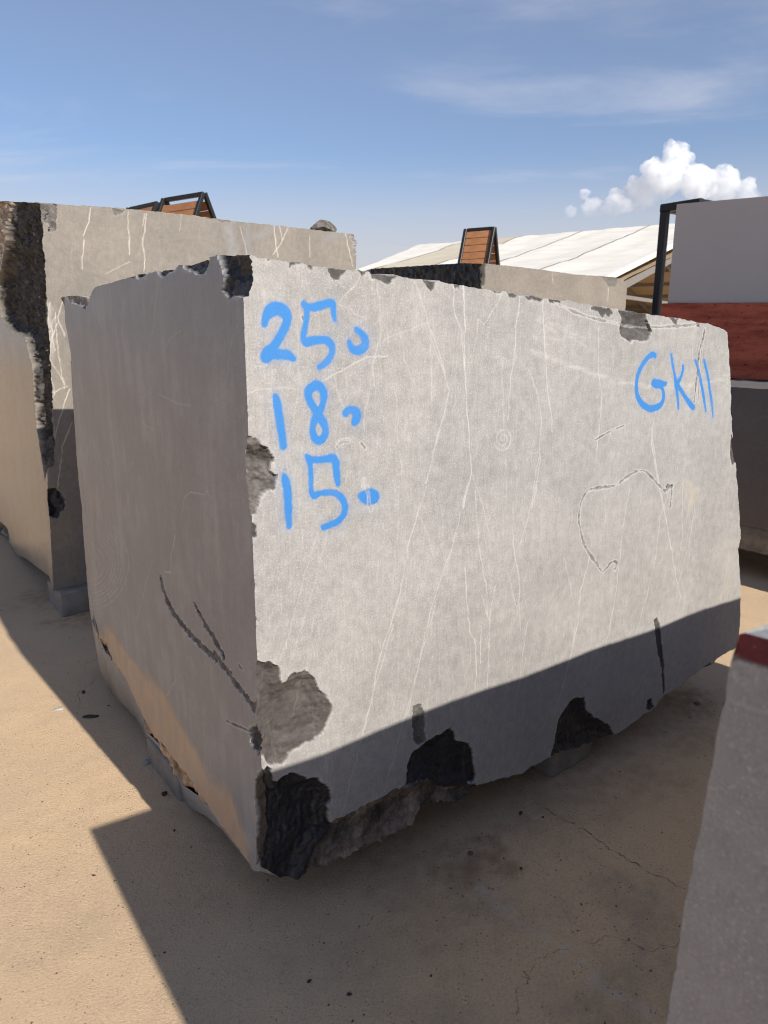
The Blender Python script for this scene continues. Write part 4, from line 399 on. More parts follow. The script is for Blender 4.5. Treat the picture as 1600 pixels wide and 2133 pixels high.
    for name, lab, strokes in paint:
        full = np.full(n, 1e9)
        for st in strokes:
            k, dk = cells.stroke(smooth_path(st), reach=0.07); full[k] = np.minimum(full[k], dk)
        ix = np.nonzero(full < 0.06)[0]; d = full[ix]; s_, z_ = S[ix], Z[ix]
        spk = np.clip(0.5 + 0.9 * fbm(s_, z_, 110, 2, seed + 61), 0, 1)
        I = sstep(0.0022, -0.0020, d + 0.0012 * fbm(s_, z_, 60, 2, seed + 63)); halo = 0.38 * np.exp(-np.clip(d, 0, 1) / 0.010) * (0.2 + 0.8 * spk) * np.clip(0.75 + fbm(s_, z_, 9, 2, seed + 64), 0.15, 1.3)
        thin = np.clip(1.02 + 0.12 * fbm(s_, z_, 12, 3, seed + 62), 0.85, 1)
        I = np.maximum(I * thin, halo * (d > -0.004)) * (1 - 0.75 * mask[ix, 0])
        mask[ix, 1] = np.maximum(mask[ix, 1], I)
        pid = len(parts); parts.append((name, lab)); reg[ix[d < 0.006]] = pid
    return depth.reshape(shp), mask, tint, stain, reg, parts

def build_block(name, origin, data, nu, nw, nz, back, mat, seed, label, cat, bottom_z=0.13, group=None, r_kw=None, l_kw=None, jit=(0.006, 0.004, 0.005), yaw=YAW, l_pow=1.0, corner_chip=0.004):
    root = empty(name, origin, yaw); tag(root, label, cat, group)
    def jitter(P, key, amp, sd):
        t = P[:, key]; k = np.minimum(1, np.minimum(np.arange(len(P)), np.arange(len(P))[::-1]) / 6.0)
        P[:, 1 - key] += amp * k * (fbm(t, t * 0, 18, 4, sd, 0.6) + 0.6 * np.abs(fbm(t, t * 0 + 5, 60, 2, sd + 3))); return P
    bot = jitter(interp_line(data['R_bot'], nu, 0), 0, jit[0], seed + 1); top = jitter(interp_line(data['R_top'], nu, 0), 0, jit[1], seed + 2)
    rgt = jitter(interp_line(data['R_right'], nz, 1), 1, jit[2], seed + 3)
    rgt[0] = bot[-1]; rgt[-1] = top[-1]
    lft = np.linspace(bot[0], top[0], nz)
    G = coons(bot, top, lft, rgt)                              # (nz, nu, 2) = (u, z)
    lb_ = jitter(interp_line(data['L_bot'], nw, 0, l_pow), 0, jit[0], seed + 4); lt_ = jitter(interp_line(data['L_top'], nw, 0, l_pow), 0, jit[1], seed + 5)
    if 'L_far' in data: lf_ = jitter(interp_line(data['L_far'], nz, 1), 1, jit[2], seed + 6)
    else: lf_ = np.linspace(lb_[-1], lt_[-1], nz)
    lb_[0] = (0, bot[0, 1]); lt_[0] = (0, top[0, 1]); lf_[0] = lb_[-1]; lf_[-1] = lt_[-1]
    lc = np.stack([np.zeros(nz), lft[:, 1]], 1)
    H = coons(lb_, lt_, lc, lf_, l_pow)                               # (nz, nw, 2) = (w, z)
    dR, mR, tR, sR, gR, pR = features(G[..., 0], G[..., 1], seed, **(r_kw or {}))
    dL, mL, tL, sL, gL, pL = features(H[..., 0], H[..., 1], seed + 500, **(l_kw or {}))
    zc = lft[:, 1]; chip = corner_chip * np.clip(fbm(zc, zc * 0, 22, 4, seed + 7, 0.65) - 0.05, 0, 1)
    dRc = dR[:, 0]; dLc = dL[:, 0]
    eR = np.exp(-np.clip(G[..., 0] - G[:, :1, 0], 0, 9) / 0.022); eL = np.exp(-np.clip(H[..., 0], 0, 9) / 0.022); cR = np.exp(-np.clip(G[..., 0] - G[:, :1, 0], 0, 9) / 0.005); cL = np.exp(-np.clip(H[..., 0], 0, 9) / 0.005)
    VR = np.stack([G[..., 0] + dLc[:, None] * eR + chip[:, None] * cR, dR + chip[:, None] * cR, G[..., 1]], -1)
    fade = np.clip(1 - H[..., 0] / max(1e-6, H[..., 0].max()), 0, 1)
    VL = np.stack([lft[:, :1] * fade + dL + chip[:, None] * cL, H[..., 0] + dRc[:, None] * eL + chip[:, None] * cL, H[..., 1]], -1)
    VL[:, 0] = VR[:, 0]
    zero = lambda k, r=0.75: (np.zeros((k, 4)), np.concatenate([np.zeros((k, 3)), np.full((k, 1), r)], 1), np.zeros((k, 4)))
    V = [VR.reshape(-1, 3), VL.reshape(-1, 3)]; Q = [grid_faces(nz, nu), grid_faces(nz, nw, nz * nu, True)]
    A = [[mR, mL], [tR, tL], [sR, sL]]; reg = [gR, np.where(gL >= 0, gL + len(pR), -1)]; off = nz * (nu + nw)
    def add(P, flip):
        nonlocal off
        m, n = P.shape[:2]; V.append(P.reshape(-1, 3)); Q.append(grid_faces(m, n, off, flip))
        for a, z in zip(A, zero(m * n)): a.append(z)
        reg.append(np.full(m * n, -1, int)); off += m * n
    B = np.array(back, float)                                  # (u, w, z) of the back top edge, far-left to far-right
    tu = np.linspace(0, 1, nu); bt = np.stack([np.interp(tu, np.linspace(0, 1, len(B) + 1), np.concatenate([[VL[-1, -1, k]], B[:, k]])) for k in range(3)], -1)
    rt = np.linspace(VR[-1, -1], bt[-1], nw)
    T = coons(VR[-1], bt, VL[-1], rt)
    a_ = np.linspace(0, 1, nu)[None]; b_ = np.linspace(0, 1, nw)[:, None]; inner = np.clip(np.minimum(np.minimum(a_, 1 - a_), np.minimum(b_, 1 - b_)) * 12, 0, 1)
    T[..., 2] += inner * 0.012 * fbm(T[..., 0], T[..., 1], 5, 5, seed + 9)
    st = max(1, nu // 160); cols = np.unique(np.r_[np.arange(0, nu, 1), nu - 1]); rows = np.unique(np.r_[np.arange(0, nw, max(1, nw // 40)), nw - 1])
    add(T[rows][:, cols], False)
    jr = np.unique(np.r_[np.arange(0, nz, 6), nz - 1]); iu = np.unique(np.r_[np.arange(0, nu, 6), nu - 1])
    bb = bt[iu].copy(); bb[:, 2] = bottom_z; bb[0] = VL[0, -1]
    k = len(jr); bk_r = np.linspace(bb[-1], bt[-1], k)
    add(coons(bb, bt[iu], VL[jr, -1], bk_r), True)
    rb = np.linspace(VR[0, -1], bb[-1], 12); rtp = np.linspace(VR[-1, -1], bt[-1], 12)
    add(coons(rb, rtp, VR[:, -1], np.linspace(bb[-1], bt[-1], nz)), False)
    lowl = np.linspace(VR[0, 0], VL[0, -1], 14)
    lw = np.array([VL[0, int(round(i))] for i in np.linspace(0, nw - 1, 14)])
    Bt = coons(VR[0, iu], bb, lw, np.linspace(VR[0, -1], bb[-1], 14))
    ia = np.linspace(0, 1, len(iu))[None]; ib = np.linspace(0, 1, 14)[:, None]
    ramp = np.clip(np.minimum(np.minimum(ia, 1 - ia), np.minimum(ib, 1 - ib)) * 8, 0, 1)
    Bt[..., 2] = Bt[..., 2] * (1 - ramp) + bottom_z * ramp
    add(Bt, True)
    V = np.concatenate(V); Q = np.concatenate(Q); attrs = {'mask': np.concatenate(A[0]), 'tint': np.concatenate(A[1]), 'stain': np.concatenate(A[2])}
    reg = np.concatenate(reg); fr = np.max(np.where(reg[Q] >= 0, reg[Q], -1), 1)
    names = pR + pL; pieces = []; out = np.full(len(fr), -1)
    for i, (nm, lab) in enumerate(names):                      # one part per connected patch
        f = np.nonzero(fr == i)[0]
        if len(f) < 6: continue
        used, inv = np.unique(Q[f], return_inverse=True); inv = inv.reshape(-1, 4); lb = np.arange(len(used))
        while True:
            m = lb[inv].min(1); new = lb.copy(); np.minimum.at(new, inv.ravel(), np.repeat(m, 4)); new = new[new]
            if (new == lb).all(): break
            lb = new
        fl = lb[inv[:, 0]]; ids, cnt = np.unique(fl, return_counts=True); first = True
        for c in np.argsort(-cnt):
            if cnt[c] < 6: continue
            out[f[fl == ids[c]]] = len(pieces); pieces.append((nm, lab if first else '')); first = False
    fr = out
    obj('block_body', submesh('block_body', V, Q, attrs, fr < 0), mat, root)
    for i, (nm, lab) in enumerate(pieces):
        o = obj(nm, submesh(nm, V, Q, attrs, fr == i), mat, root)
        if lab: o['label'] = lab
    return root

# ---------------------------------------------------------------- ground
def ground():
    x = np.concatenate([-np.geomspace(3.6, 700, 34)[::-1], np.arange(-3.55, 4.55, 0.016), np.geomspace(4.6, 700, 34)])
    y = np.concatenate([-np.geomspace(1.0, 700, 30)[::-1] + 1.9, np.arange(0.92, 6.6, 0.016), np.geomspace(6.65, 700, 34)])
    X, Y = np.meshgrid(x, y); near = ((X > -3.6) & (X < 4.6) & (Y > 0.9) & (Y < 6.6)).astype(float)
    Zg = near * (0.0035 * fbm(X, Y, 1.3, 4, 300) + 0.0012 * fbm(X, Y, 14, 3, 310))
    g = np.zeros(X.shape + (4,))
    wx = X + 0.02 * fbm(X, Y, 9, 4, 320, 0.6); wy = Y + 0.02 * fbm(X, Y, 9, 4, 321, 0.6)
    red = np.zeros(X.shape)
    for cx, cy, r, a in ((1.43, 2.98, .16, .9), (1.2, 2.75, .28, .5), (0.95, 2.45, .3, .45), (0.28, 1.98, .14, .75), (0.05, 2.0, .25, .5), (0.5, 2.2, .2, .4), (-1.75, 4.05, .28, .8), (-2.15, 4.35, .3, .6), (-0.45, 2.15, .4, .35), (0.12, 1.7, .2, .3), (0.7, 2.4, .3, .5), (0.2, 1.9, .1, .8), (0.35, 2.05, .08, .8)):
        red = np.maximum(red, a * sstep(r * 1.3, r * 0.2, np.hypot(X - cx, Y - cy) + 0.10 * fbm(X, Y, 7, 4, 340)))
    g[..., 1] = np.clip(red * (0.7 + 0.6 * fbm(X, Y, 20, 4, 341)), 0, 1)
    for cx, cy, r, h in ((1.43, 2.98, .10, .010), (1.36, 2.93, .06, .008), (-1.78, 4.02, .16, .012), (-2.05, 4.2, .12, .008), (0.28, 1.98, .05, .006)):
        Zg += h * sstep(r, 0, np.hypot(X - cx, Y - cy)) * (0.6 + 0.8 * np.abs(fbm(X, Y, 30, 4, 345)))
    dk = np.zeros(X.shape)
    for cx, cy, r, a in ((0.72, 1.85, .16, .8), (0.78, 1.66, .12, .7), (0.33, 1.80, .12, .55), (0.15, 1.42, .12, .6), (-0.1, 1.55, .2, .45), (0.6, 1.5, .14, .8), (-0.9, 1.7, .3, .25), (-1.6, 2.2, .4, .2), (0.1, 1.25, .2, .4), (0.55, 2.3, .2, .3), (-0.5, 1.35, .25, .3)):
        dk = np.maximum(dk, a * sstep(r * 1.4, 0, np.hypot(X - cx, (Y - cy)) + 0.12 * fbm(X, Y, 6, 4, 350)))
    g[..., 2] = 0.6 * np.clip(dk * (0.8 + 0.5 * fbm(X, Y, 25, 4, 351)), 0, 1)
    dust = stroke_sdf(wx, wy, np.array([(0.27, 1.86, 0), (0.38, 1.75, 0), (0.47, 1.63, 0), (0.62, 1.47, 0), (0.72, 1.36, 0)]), rad=0.0, reach=0.1)
    g[..., 3] = np.where(dust < 1, sstep(0.035, 0.0, dust) * np.clip(fbm(X, Y, 28, 4, 360) * 1.4 + 0.25, 0, 1), 0)
    s = NT('sandy_concrete'); co = s.coord(); a, m = s.attr('ground_mask')
    big = s.noise(co, 0.7, 5, 0.6, 0.4); mid = s.noise(co, 5.0, 6, 0.65, 0.3); fine = s.noise(co, 130, 5, 0.75); grit = s.noise(co, 330, 3, 0.75)
    base = s.mix(s.ramp(big, 0.3, 0.7), (0.62, 0.445, 0.28), (0.55, 0.405, 0.265))
    base = s.mix(s.ramp(mid, 0.35, 0.8, 0, 0.35), base, (0.44, 0.34, 0.24))
    base = s.mix(s.ramp(fine, 0.48, 0.68, 0, 0.75), base, (0.68, 0.52, 0.355))
    base = s.mix(s.ramp(fine, 0.46, 0.30, 0, 0.7), base, (0.30, 0.215, 0.14))
    base = s.mix(s.ramp(grit, 0.62, 0.72, 0, 0.7), base, (0.10, 0.085, 0.07))
    base = s.mix(s.math('MULTIPLY', m.outputs[2], 0.85), base, (0.20, 0.175, 0.15))
    base = s.mix(s.math('MULTIPLY', m.outputs[1], 0.8), base, (0.25, 0.15, 0.09))
    base = s.mix(s.math('MULTIPLY', a.outputs['Alpha'], 0.7), base, (0.55, 0.5, 0.44))
    vo = s.n('ShaderNodeTexVoronoi', feature='F1'); s.l(co, vo.inputs['Vector']); vo.inputs['Scale'].default_value = 75; vo.inputs['Randomness'].default_value = 1
    spot = s.math('MULTIPLY', s.ramp(vo.outputs['Distance'], 0.22, 0.10), s.ramp(s.noise(co, 17, 2, 0.5), 0.52, 0.62))
    base = s.mix(s.math('MULTIPLY', spot, 0.85), base, (0.045, 0.04, 0.036))
    h = s.math('ADD', s.math('MULTIPLY', fine, 1.0), s.math('MULTIPLY', grit, 0.6))
    s.b.inputs['Specular IOR Level'].default_value = 0.2
    mat = s.done(base, 0.9, s.bump(h, 0.8, 0.006))
    V = np.stack([X, Y, Zg], -1).reshape(-1, 3)
    o = obj('ground', mesh_np('ground', V, grid_faces(*X.shape), {'ground_mask': g.reshape(-1, 4)}), mat); tag(o, kind='structure')
    cm = NT('crack_dirt'); cmat = cm.done(cm.mix(cm.noise(cm.coord(), 90, 4, 0.7), (0.03, 0.025, 0.02), (0.11, 0.085, 0.065)), 0.95); r = np.random.default_rng(9)
    for pth, w in (([(0.55, 2.26), (0.62, 2.18), (0.71, 2.08), (0.76, 2.01), (0.84, 1.92), (0.95, 1.81), (1.05, 1.70)], 1), ([(0.30, 1.38), (0.36, 1.5), (0.38, 1.54), (0.46, 1.61), (0.52, 1.62)], .4),
                   ([(0.52, 1.62), (0.65, 1.66), (0.72, 1.62), (0.83, 1.64), (0.89, 1.71), (0.96, 1.80)], .45), ([(0.19, 1.36), (0.2, 1.43)], .5), ([(-1.62, 3.3), (-1.5, 3.45), (-1.42, 3.5), (-1.38, 3.7)], .8), ([(-1.38, 2.9), (-1.45, 3.1), (-1.40, 3.3)], .6)):
        p = smooth_path([(a, b, 0) for a, b in pth], 26)[:, :2]; n = len(p); k = np.arange(n)
        jag = np.stack([fbm(k * 0.11, k * 0 + 1.3, 1, 4, 510, 0.7), fbm(k * 0.11, k * 0 + 7.7, 1, 4, 511, 0.7)], 1) * 0.012; p = p + jag
        t = np.gradient(p, axis=0); t /= np.linalg.norm(t, axis=1, keepdims=True) + 1e-9; nrm = np.stack([-t[:, 1], t[:, 0]], 1)
        hw = w * (0.0002 + 0.0011 * np.clip(0.45 + fbm(k * 0.16, k * 0, 1, 3, 512), 0, 1.2)) * np.clip(np.minimum(k, n - 1 - k) / 12.0, 0.05, 1); ends = []
        for sg in (1, -1):
            q = p + sg * nrm * (hw * r.uniform(0.6, 1.4, n))[:, None]; z = 0.0035 * fbm(q[:, 0], q[:, 1], 1.3, 4, 300) + 0.0012 * fbm(q[:, 0], q[:, 1], 14, 3, 310) + 0.0012
            ends.append(np.concatenate([q, z[:, None]], 1))
        obj('crack', mesh_np('crack', np.stack(ends, 0).reshape(-1, 3), grid_faces(2, n, 0, True)), cmat, o)
ground()

# ---------------------------------------------------------------- the painted block in the middle
M_GREY = stone_material('grey_marble', (0.208, 0.203, 0.198), (0.366, 0.354, 0.340), vein=(0.72, 0.70, 0.67), hatch=0.17, speck=0.62, rough=0.6)
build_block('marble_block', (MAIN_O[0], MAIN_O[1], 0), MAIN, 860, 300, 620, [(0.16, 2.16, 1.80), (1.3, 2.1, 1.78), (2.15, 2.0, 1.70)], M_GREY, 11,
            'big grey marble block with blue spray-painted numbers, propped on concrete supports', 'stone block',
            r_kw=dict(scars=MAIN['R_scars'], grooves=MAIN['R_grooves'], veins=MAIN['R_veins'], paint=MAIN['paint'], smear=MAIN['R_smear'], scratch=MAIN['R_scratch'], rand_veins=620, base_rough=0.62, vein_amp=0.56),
            l_kw=dict(scars=MAIN['L_scars'], grooves=MAIN['L_grooves'], veins=MAIN['L_veins'], smear=MAIN['L_smear'], tan=MAIN['L_tan'], rand_veins=90, base_rough=0.42, vein_amp=0.7, shade_wash=((0.172, 0.186, 0.212), 0.85), streak=0.30, scratch=MAIN['L_scratch']))  # shaded side painted darker and bluer, offsetting warm bounce from the ground
M_LEFT = stone_material('beige_grey_marble', (0.135, 0.122, 0.107), (0.250, 0.226, 0.194), vein=(0.60, 0.56, 0.50), hatch=0.12, speck=0.7, rough=0.6)
build_block('marble_block', (LEFT_O[0], LEFT_O[1], 0), LEFT, 420, 220, 360, [(0.8, 3.2, 2.45), (1.5, 3.1, 2.36), (2.2, 3.0, 2.33)], M_LEFT, 41,
            'tall beige-grey block with a dark bark-like broken corner, behind the painted block', 'stone block', bottom_z=0.15,
            r_kw=dict(scars=LEFT['R_scars'], veins=LEFT['R_veins'], smear=LEFT['R_smear'], rand_veins=120, line_w=0.0034, vein_amp=0.85),
            l_pow=2.0,
            l_kw=dict(scars=LEFT['L_scars'], rand_veins=0, base_rough=0.22, line_w=0.006))

build_block('marble_block', (REAR_O[0], REAR_O[1], 0), REAR, 200, 120, 130, [(0.5, 3.2, 2.46), (1.4, 3.2, 2.42), (2.3, 2.6, 2.3)], M_LEFT, 71,
            'pale beige block with a black broken side, in front of the white tent', 'stone block', bottom_z=0.2, corner_chip=0.02,
            r_kw=dict(scars=REAR['R_scars'], veins=REAR['R_veins'], smear=REAR['R_smear'], rand_veins=12, line_w=0.006), l_kw=dict(scars=REAR['L_scars'], line_w=0.01))

# ---------------------------------------------------------------- the block beside the photographer: its shadow lies across the yard
def ridge_line(n=64):
    r = np.random.default_rng(3); out = []
    for i in range(1, n + 1):
        u = 2.93 * i / n; z = 1.395 - 0.022 * u + 0.004 * math.sin(u * 9) + r.normal(0, 0.0015)
        if abs(u - 0.50) < 0.04: z -= 0.028
        if abs(u - 2.52) < 0.03: z -= 0.015
        if u < 0.46: z -= 0.012
        out.append((u, 1.543, z))
    return out
NEARB = dict(R_bot=[(0, 0.14), (2.93, 0.14)], R_top=[(0, 1.39), (2.93, 1.34)], R_right=[(2.93, 0.14), (2.93, 1.34)], L_bot=[(0, 0.14), (1.58, 0.14)],
             L_top=[(0, 1.392), (1.35, 1.394), (1.50, 1.398), (1.538, 1.397), (1.543, 1.394)], L_far=[(1.58, 0.14), (1.572, 0.7), (1.560, 1.1), (1.549, 1.3), (1.545, 1.37), (1.543, 1.394)])
M_NEAR = stone_material('near_grey_marble', (0.205, 0.207, 0.213), (0.290, 0.290, 0.294), hatch=0.07, rough=0.5, speck=0.7)
build_block('marble_block', place(-0.112, -2.75), NEARB, 90, 320, 320, ridge_line(), M_NEAR, 91,
            'grey block with a dark red painted top edge, cut off at the picture edge', 'stone block', bottom_z=0.12, jit=(0.004, 0.0016, 0.0016), corner_chip=0.002,
            l_kw=dict(scars=[([(-0.1, 1.370), (0.9, 1.371), (1.3, 1.372), (1.46, 1.373), (1.6, 1.372), (1.6, 1.5), (-0.1, 1.5)], (0.115, 0.016, 0.022), 0.0, 0.0008, 0, '@painted_edge|dark red painted stripe along the top edge')],
                      veins=[([(1.515, 1.19, .002), (1.50, 1.197, .0022), (1.487, 1.19, .002), (1.481, 1.17, .0012)], 1.0), ([(1.545, 1.36, .002), (1.50, 1.33, .002), (1.46, 1.29, .002), (1.43, 1.27, .002)], .5),
                             ([(1.54, 1.33, .001), (1.48, 1.335, .001)], .6), ([(1.52, 1.28, .001), (1.47, 1.2, .001), (1.40, 1.1, .001)], .4), ([(1.46, 1.05, .001), (1.44, 0.9, .001)], .4)],
                      smear=[([(1.47, 1.32, .05), (1.44, 1.22, .05)], (0.25, 0.235, 0.225), .4), ([(1.42, 1.25, .02), (1.38, 1.1, .03)], (0.26, 0.25, 0.24), .5)],
                      rand_veins=26, base_rough=0.55, vein_amp=0.4, line_w=0.0012, warp=0.0012))

# ---------------------------------------------------------------- the stack of blocks at the far end
def slab_data(lu, lw, z0, zt0, zt1, zb1=None):
    return dict(R_bot=[(0, z0), (lu, z0)], R_top=[(0, zt0), (lu, zt0)], R_right=[(lu, z0), (lu, zt0)], L_bot=[(0, z0), (lw, zb1 if zb1 is not None else z0)], L_top=[(0, zt0), (lw, zt1)])
M_DARK = stone_material('dark_grey_marble', (0.10, 0.09, 0.09), (0.14, 0.13, 0.13), vein=(0.4, 0.39, 0.38), hatch=0.1, rough=0.55, speck=0.3)
build_block('marble_block', place(4.133, -2.4), slab_data(1.3, 4.75, 0.20, 1.30, 1.313), 90, 420, 130, [(0.1, 4.75, 1.315), (1.3, 4.75, 1.315)], M_DARK, 121,
            'dark grey block with a pale sunlit top at the bottom of the far stack', 'stone block', bottom_z=0.2, jit=(0.006, 0.002, 0.003),
            l_kw=dict(smear=[([(-0.2, 0.25, .085), (5, 0.25, .085)], (0.27, 0.24, 0.20), 1.0), ([(-0.2, 0.365, .006), (2.0, 0.37, .006), (5, 0.362, .006)], (0.02, 0.02, 0.02), 0.9), ([(-0.2, 0.30, .003), (2.0, 0.32, .003), (5, 0.31, .003)], (0.05, 0.05, 0.05), 0.8)],
                      veins=[([(3.2, 1.1, .003), (3.25, 1.13, .003), (3.32, 1.1, .003)], .5), ([(3.3, 0.9, .003), (3.2, 0.93, .003), (3.12, 0.9, .003)], .4)], rand_veins=12, line_w=0.004, vein_amp=0.5))
def red_material():
    s = NT('red_travertine'); co = s.coord((0.8, 0.8, 4.2)); c1 = s.coord()
    b1 = s.noise(co, 3.4, 9, 0.72, 0.25); b2 = s.noise(s.coord((1.6, 1.6, 13)), 2.2, 8, 0.75, 0.2); fn = s.noise(c1, 60, 4, 0.7)
    base = s.mix(s.ramp(b1, 0.34, 0.62), (0.30, 0.050, 0.025), (0.50, 0.115, 0.058))
    base = s.mix(s.ramp(b2, 0.52, 0.70, 0, 0.55), base, (0.12, 0.026, 0.016))
    base = s.mix(s.ramp(s.noise(s.coord((1.5, 1.5, 6)), 4, 8, 0.75, 0.4), 0.62, 0.74, 0, 0.6), base, (0.50, 0.22, 0.14))
    hole = s.ramp(s.noise(s.coord((9, 9, 24)), 2.2, 3, 0.6), 0.63, 0.69)
    base = s.mix(s.math('MULTIPLY', hole, 0.85), base, (0.02, 0.012, 0.01))
    base = s.mix(s.ramp(fn, 0.55, 0.75, 0, 0.3), base, (0.33, 0.14, 0.09))
    return s.done(base, 0.55, s.bump(s.math('SUBTRACT', fn, s.math('MULTIPLY', hole, 3)), 0.5, 0.003))
build_block('travertine_block', place(5.0, -1.4), slab_data(0.42, 3.66, 1.318, 1.80, 1.924), 50, 240, 80, [(0.1, 3.66, 1.924), (0.42, 3.66, 1.924)], red_material(), 131,
            'rust-red banded travertine block between the dark and the light grey blocks', 'stone block', bottom_z=1.318, jit=(0.002, 0.003, 0.003))
M_PLAIN = stone_material('plain_grey_stone', (0.46, 0.42, 0.395), (0.49, 0.45, 0.42), hatch=0.03, rough=0.6, speck=0.15, bump=0.15)
build_block('stone_block', place(5.02, -1.0), slab_data(0.36, 3.214, 1.825, 2.52, 2.719, 1.929), 40, 120, 60, [(0.1, 3.214, 2.719), (0.36, 3.214, 2.719)], M_PLAIN, 141,
            'plain light grey block with smooth sides on top of the far stack', 'stone block', bottom_z=1.86, jit=(0.0005, 0.0005, 0.0005), corner_chip=0.001, l_kw=dict(face_relief=0.0002), r_kw=dict(face_relief=0.0002))

# ---------------------------------------------------------------- concrete supports
def concrete():
    s = NT('rough_concrete'); co = s.coord(); n1 = s.noise(co, 9, 6, 0.65); n2 = s.noise(co, 130, 4, 0.7)
    base = s.mix(s.ramp(n1, 0.3, 0.7), (0.19, 0.172, 0.152), (0.27, 0.248, 0.22)); base = s.mix(s.ramp(n2, 0.55, 0.7, 0, 0.6), base, (0.14, 0.13, 0.12))
    return s.done(base, 0.9, s.bump(s.math('ADD', n1, n2), 0.9, 0.006))
M_CONC = concrete()
def rough_box(name, size, seed, n=14, amp=0.006, round_=0.010):
    sx, sy, sz = size; V = []; Q = []; off = 0
    for ax in range(3):
        for sg in (-1, 1):
            a, b = [(1, 2), (2, 0), (0, 1)][ax]; t = np.linspace(-1, 1, n); A, B = np.meshgrid(t, t); P = np.zeros((n, n, 3)); P[..., ax] = sg; P[..., a] = A; P[..., b] = B
            V.append(P.reshape(-1, 3)); Q.append(grid_faces(n, n, off, sg < 0)); off += n * n
    V = np.concatenate(V); h = np.array([sx, sy, sz]) / 2; P = V * h
    q = np.clip(P, -(h - round_), h - round_); d = P - q; L = np.linalg.norm(d, axis=1, keepdims=True); P = q + d / np.maximum(L, 1e-9) * np.minimum(L, round_)
    N = V / np.maximum(np.linalg.norm(V, axis=1, keepdims=True), 1e-9)
    P += N * (amp * (fbm(P[:, 0] * 1.3 + P[:, 2], P[:, 1] + P[:, 2] * 0.7, 14, 4, seed)))[:, None]
    P[:, 2] += sz / 2
    # weld the seams
    key = np.round(P, 5); _, idx, inv = np.unique(key, axis=0, return_index=True, return_inverse=True); inv = inv.ravel()
    return mesh_np(name, P[idx], inv[np.concatenate(Q)])
def support(u, w, su, sw, h, seed, label, rz=0.0):
    tag(obj('concrete_support', rough_box('concrete_support', (su, sw, h), seed), M_CONC, None, place(u, w, -0.004), (0, 0, YAW + rz)), label, 'support', 'concrete supports under the blocks')
support(1.345, 0.25, 0.25, 0.36, 0.122, 5, 'grey concrete support under the long sunlit face of the painted block', 0.05)
support(0.165, 0.93, 0.30, 0.32, 0.122, 6, 'grey concrete support under the shaded side of the painted block', 0.03)
_lo = Vector((LEFT_O[0], LEFT_O[1], 0)); _o = Vector((MAIN_O[0], MAIN_O[1], 0)); _lu = (_lo - _o).dot(DR); _lw = (_lo - _o).dot(DL)
support(_lu + 0.24, _lw + 0.10, 0.46, 0.34, 0.158, 7, 'grey concrete support at the corner of the tall beige-grey block', 0.04)

# ---------------------------------------------------------------- loose stones
def lump(name, seed, sx, sy, sz, n=2, crag=0.35):
    import bmesh
    bm = bmesh.new(); bmesh.ops.create_icosphere(bm, subdivisions=n, radius=1.0); r = np.random.default_rng(seed)
    planes = [(Vector(r.normal(size=3)).normalized(), r.uniform(0.55, 0.85)) for _ in range(11)]
    for v in bm.verts:
        p = v.co.copy()
        for nrm, d in planes:
            k = p.dot(nrm)
            if k > d: p -= nrm * (k - d)
        p *= 1 + crag * 0.2 * float(r.normal(0, 0.3))
        v.co = (p.x * sx, p.y * sy, p.z * sz)
    zmin = min(v.co.z for v in bm.verts)
    for v in bm.verts: v.co.z -= zmin
    me = bpy.data.meshes.new(name); bm.to_mesh(me); bm.free(); return me
def rock_mat(name, lo, hi, rough=0.8):
    s = NT(name); co = s.coord(); n1 = s.noise(co, 30, 6, 0.7); n2 = s.noise(co, 200, 3, 0.7)
    return s.done(s.mix(s.ramp(n1, 0.35, 0.68), lo, hi), rough, s.bump(s.math('ADD', n1, n2), 0.7, 0.004))
M_BLACKROCK = rock_mat('black_rock', (0.018, 0.017, 0.018), (0.055, 0.05, 0.05), 0.6); M_PALEROCK = rock_mat('pale_rock', (0.28, 0.27, 0.26), (0.5, 0.48, 0.46)); M_BROWNROCK = rock_mat('brown_clod', (0.12, 0.075, 0.05), (0.23, 0.15, 0.10))
M_GREYROCK = rock_mat('grey_rock', (0.07, 0.063, 0.058), (0.20, 0.175, 0.15))
def at_left(u, w, z): return Vector((LEFT_O[0], LEFT_O[1], 0)) + DR * u + DL * w + Vector((0, 0, z))
tag(obj('loose_rock', lump('loose_rock', 21, 0.115, 0.10, 0.062, 3), M_GREYROCK, None, at_left(2.03, 0.14, 2.335), (0, 0, YAW)), 'dark loose rock lying on top of the tall beige-grey block', 'rock')
CHIPS = [((-1.308, 2.857), .042, .016, .006, M_BLACKROCK, 'long flat black stone chip in the shade beside the painted block', .2), ((-1.481, 2.92), .026, .020, .006, M_PALEROCK, 'flat pale grey stone chip on the sunny ground by the shadow edge', .6),
         ((-0.814, 2.301), .016, .012, .008, M_BLACKROCK, 'small oval black stone below the shaded side of the painted block', 1.0), ((-1.432, 3.077), .012, .009, .006, M_BLACKROCK, 'tiny black stone chip further back than the long flat one', 2.0),
         ((-0.945, 2.501), .022, .017, .007, M_PALEROCK, 'crumbly whitish stone chip near the side support', 1.5), ((-0.196, 1.517), .008, .005, .004, M_BLACKROCK, 'black pebble on the shaded ground in front, nearer the sunny strip', .8),
         ((-0.09, 1.479), .008, .005, .004, M_BLACKROCK, 'black pebble on the shaded ground in front, nearer the block by the photographer', .3), ((1.44, 2.96), .022, .016, .011, M_BROWNROCK, 'brown clod on the small dirt heap below the far end', .4),
         ((0.283, 1.989), .013, .010, .007, M_BROWNROCK, 'brown clod on the dark stain in front of the painted block', .9), ((0.487, 2.194), .009, .007, .006, M_BLACKROCK, 'small black stone just in front of the rough brown lower edge', 1.2)]
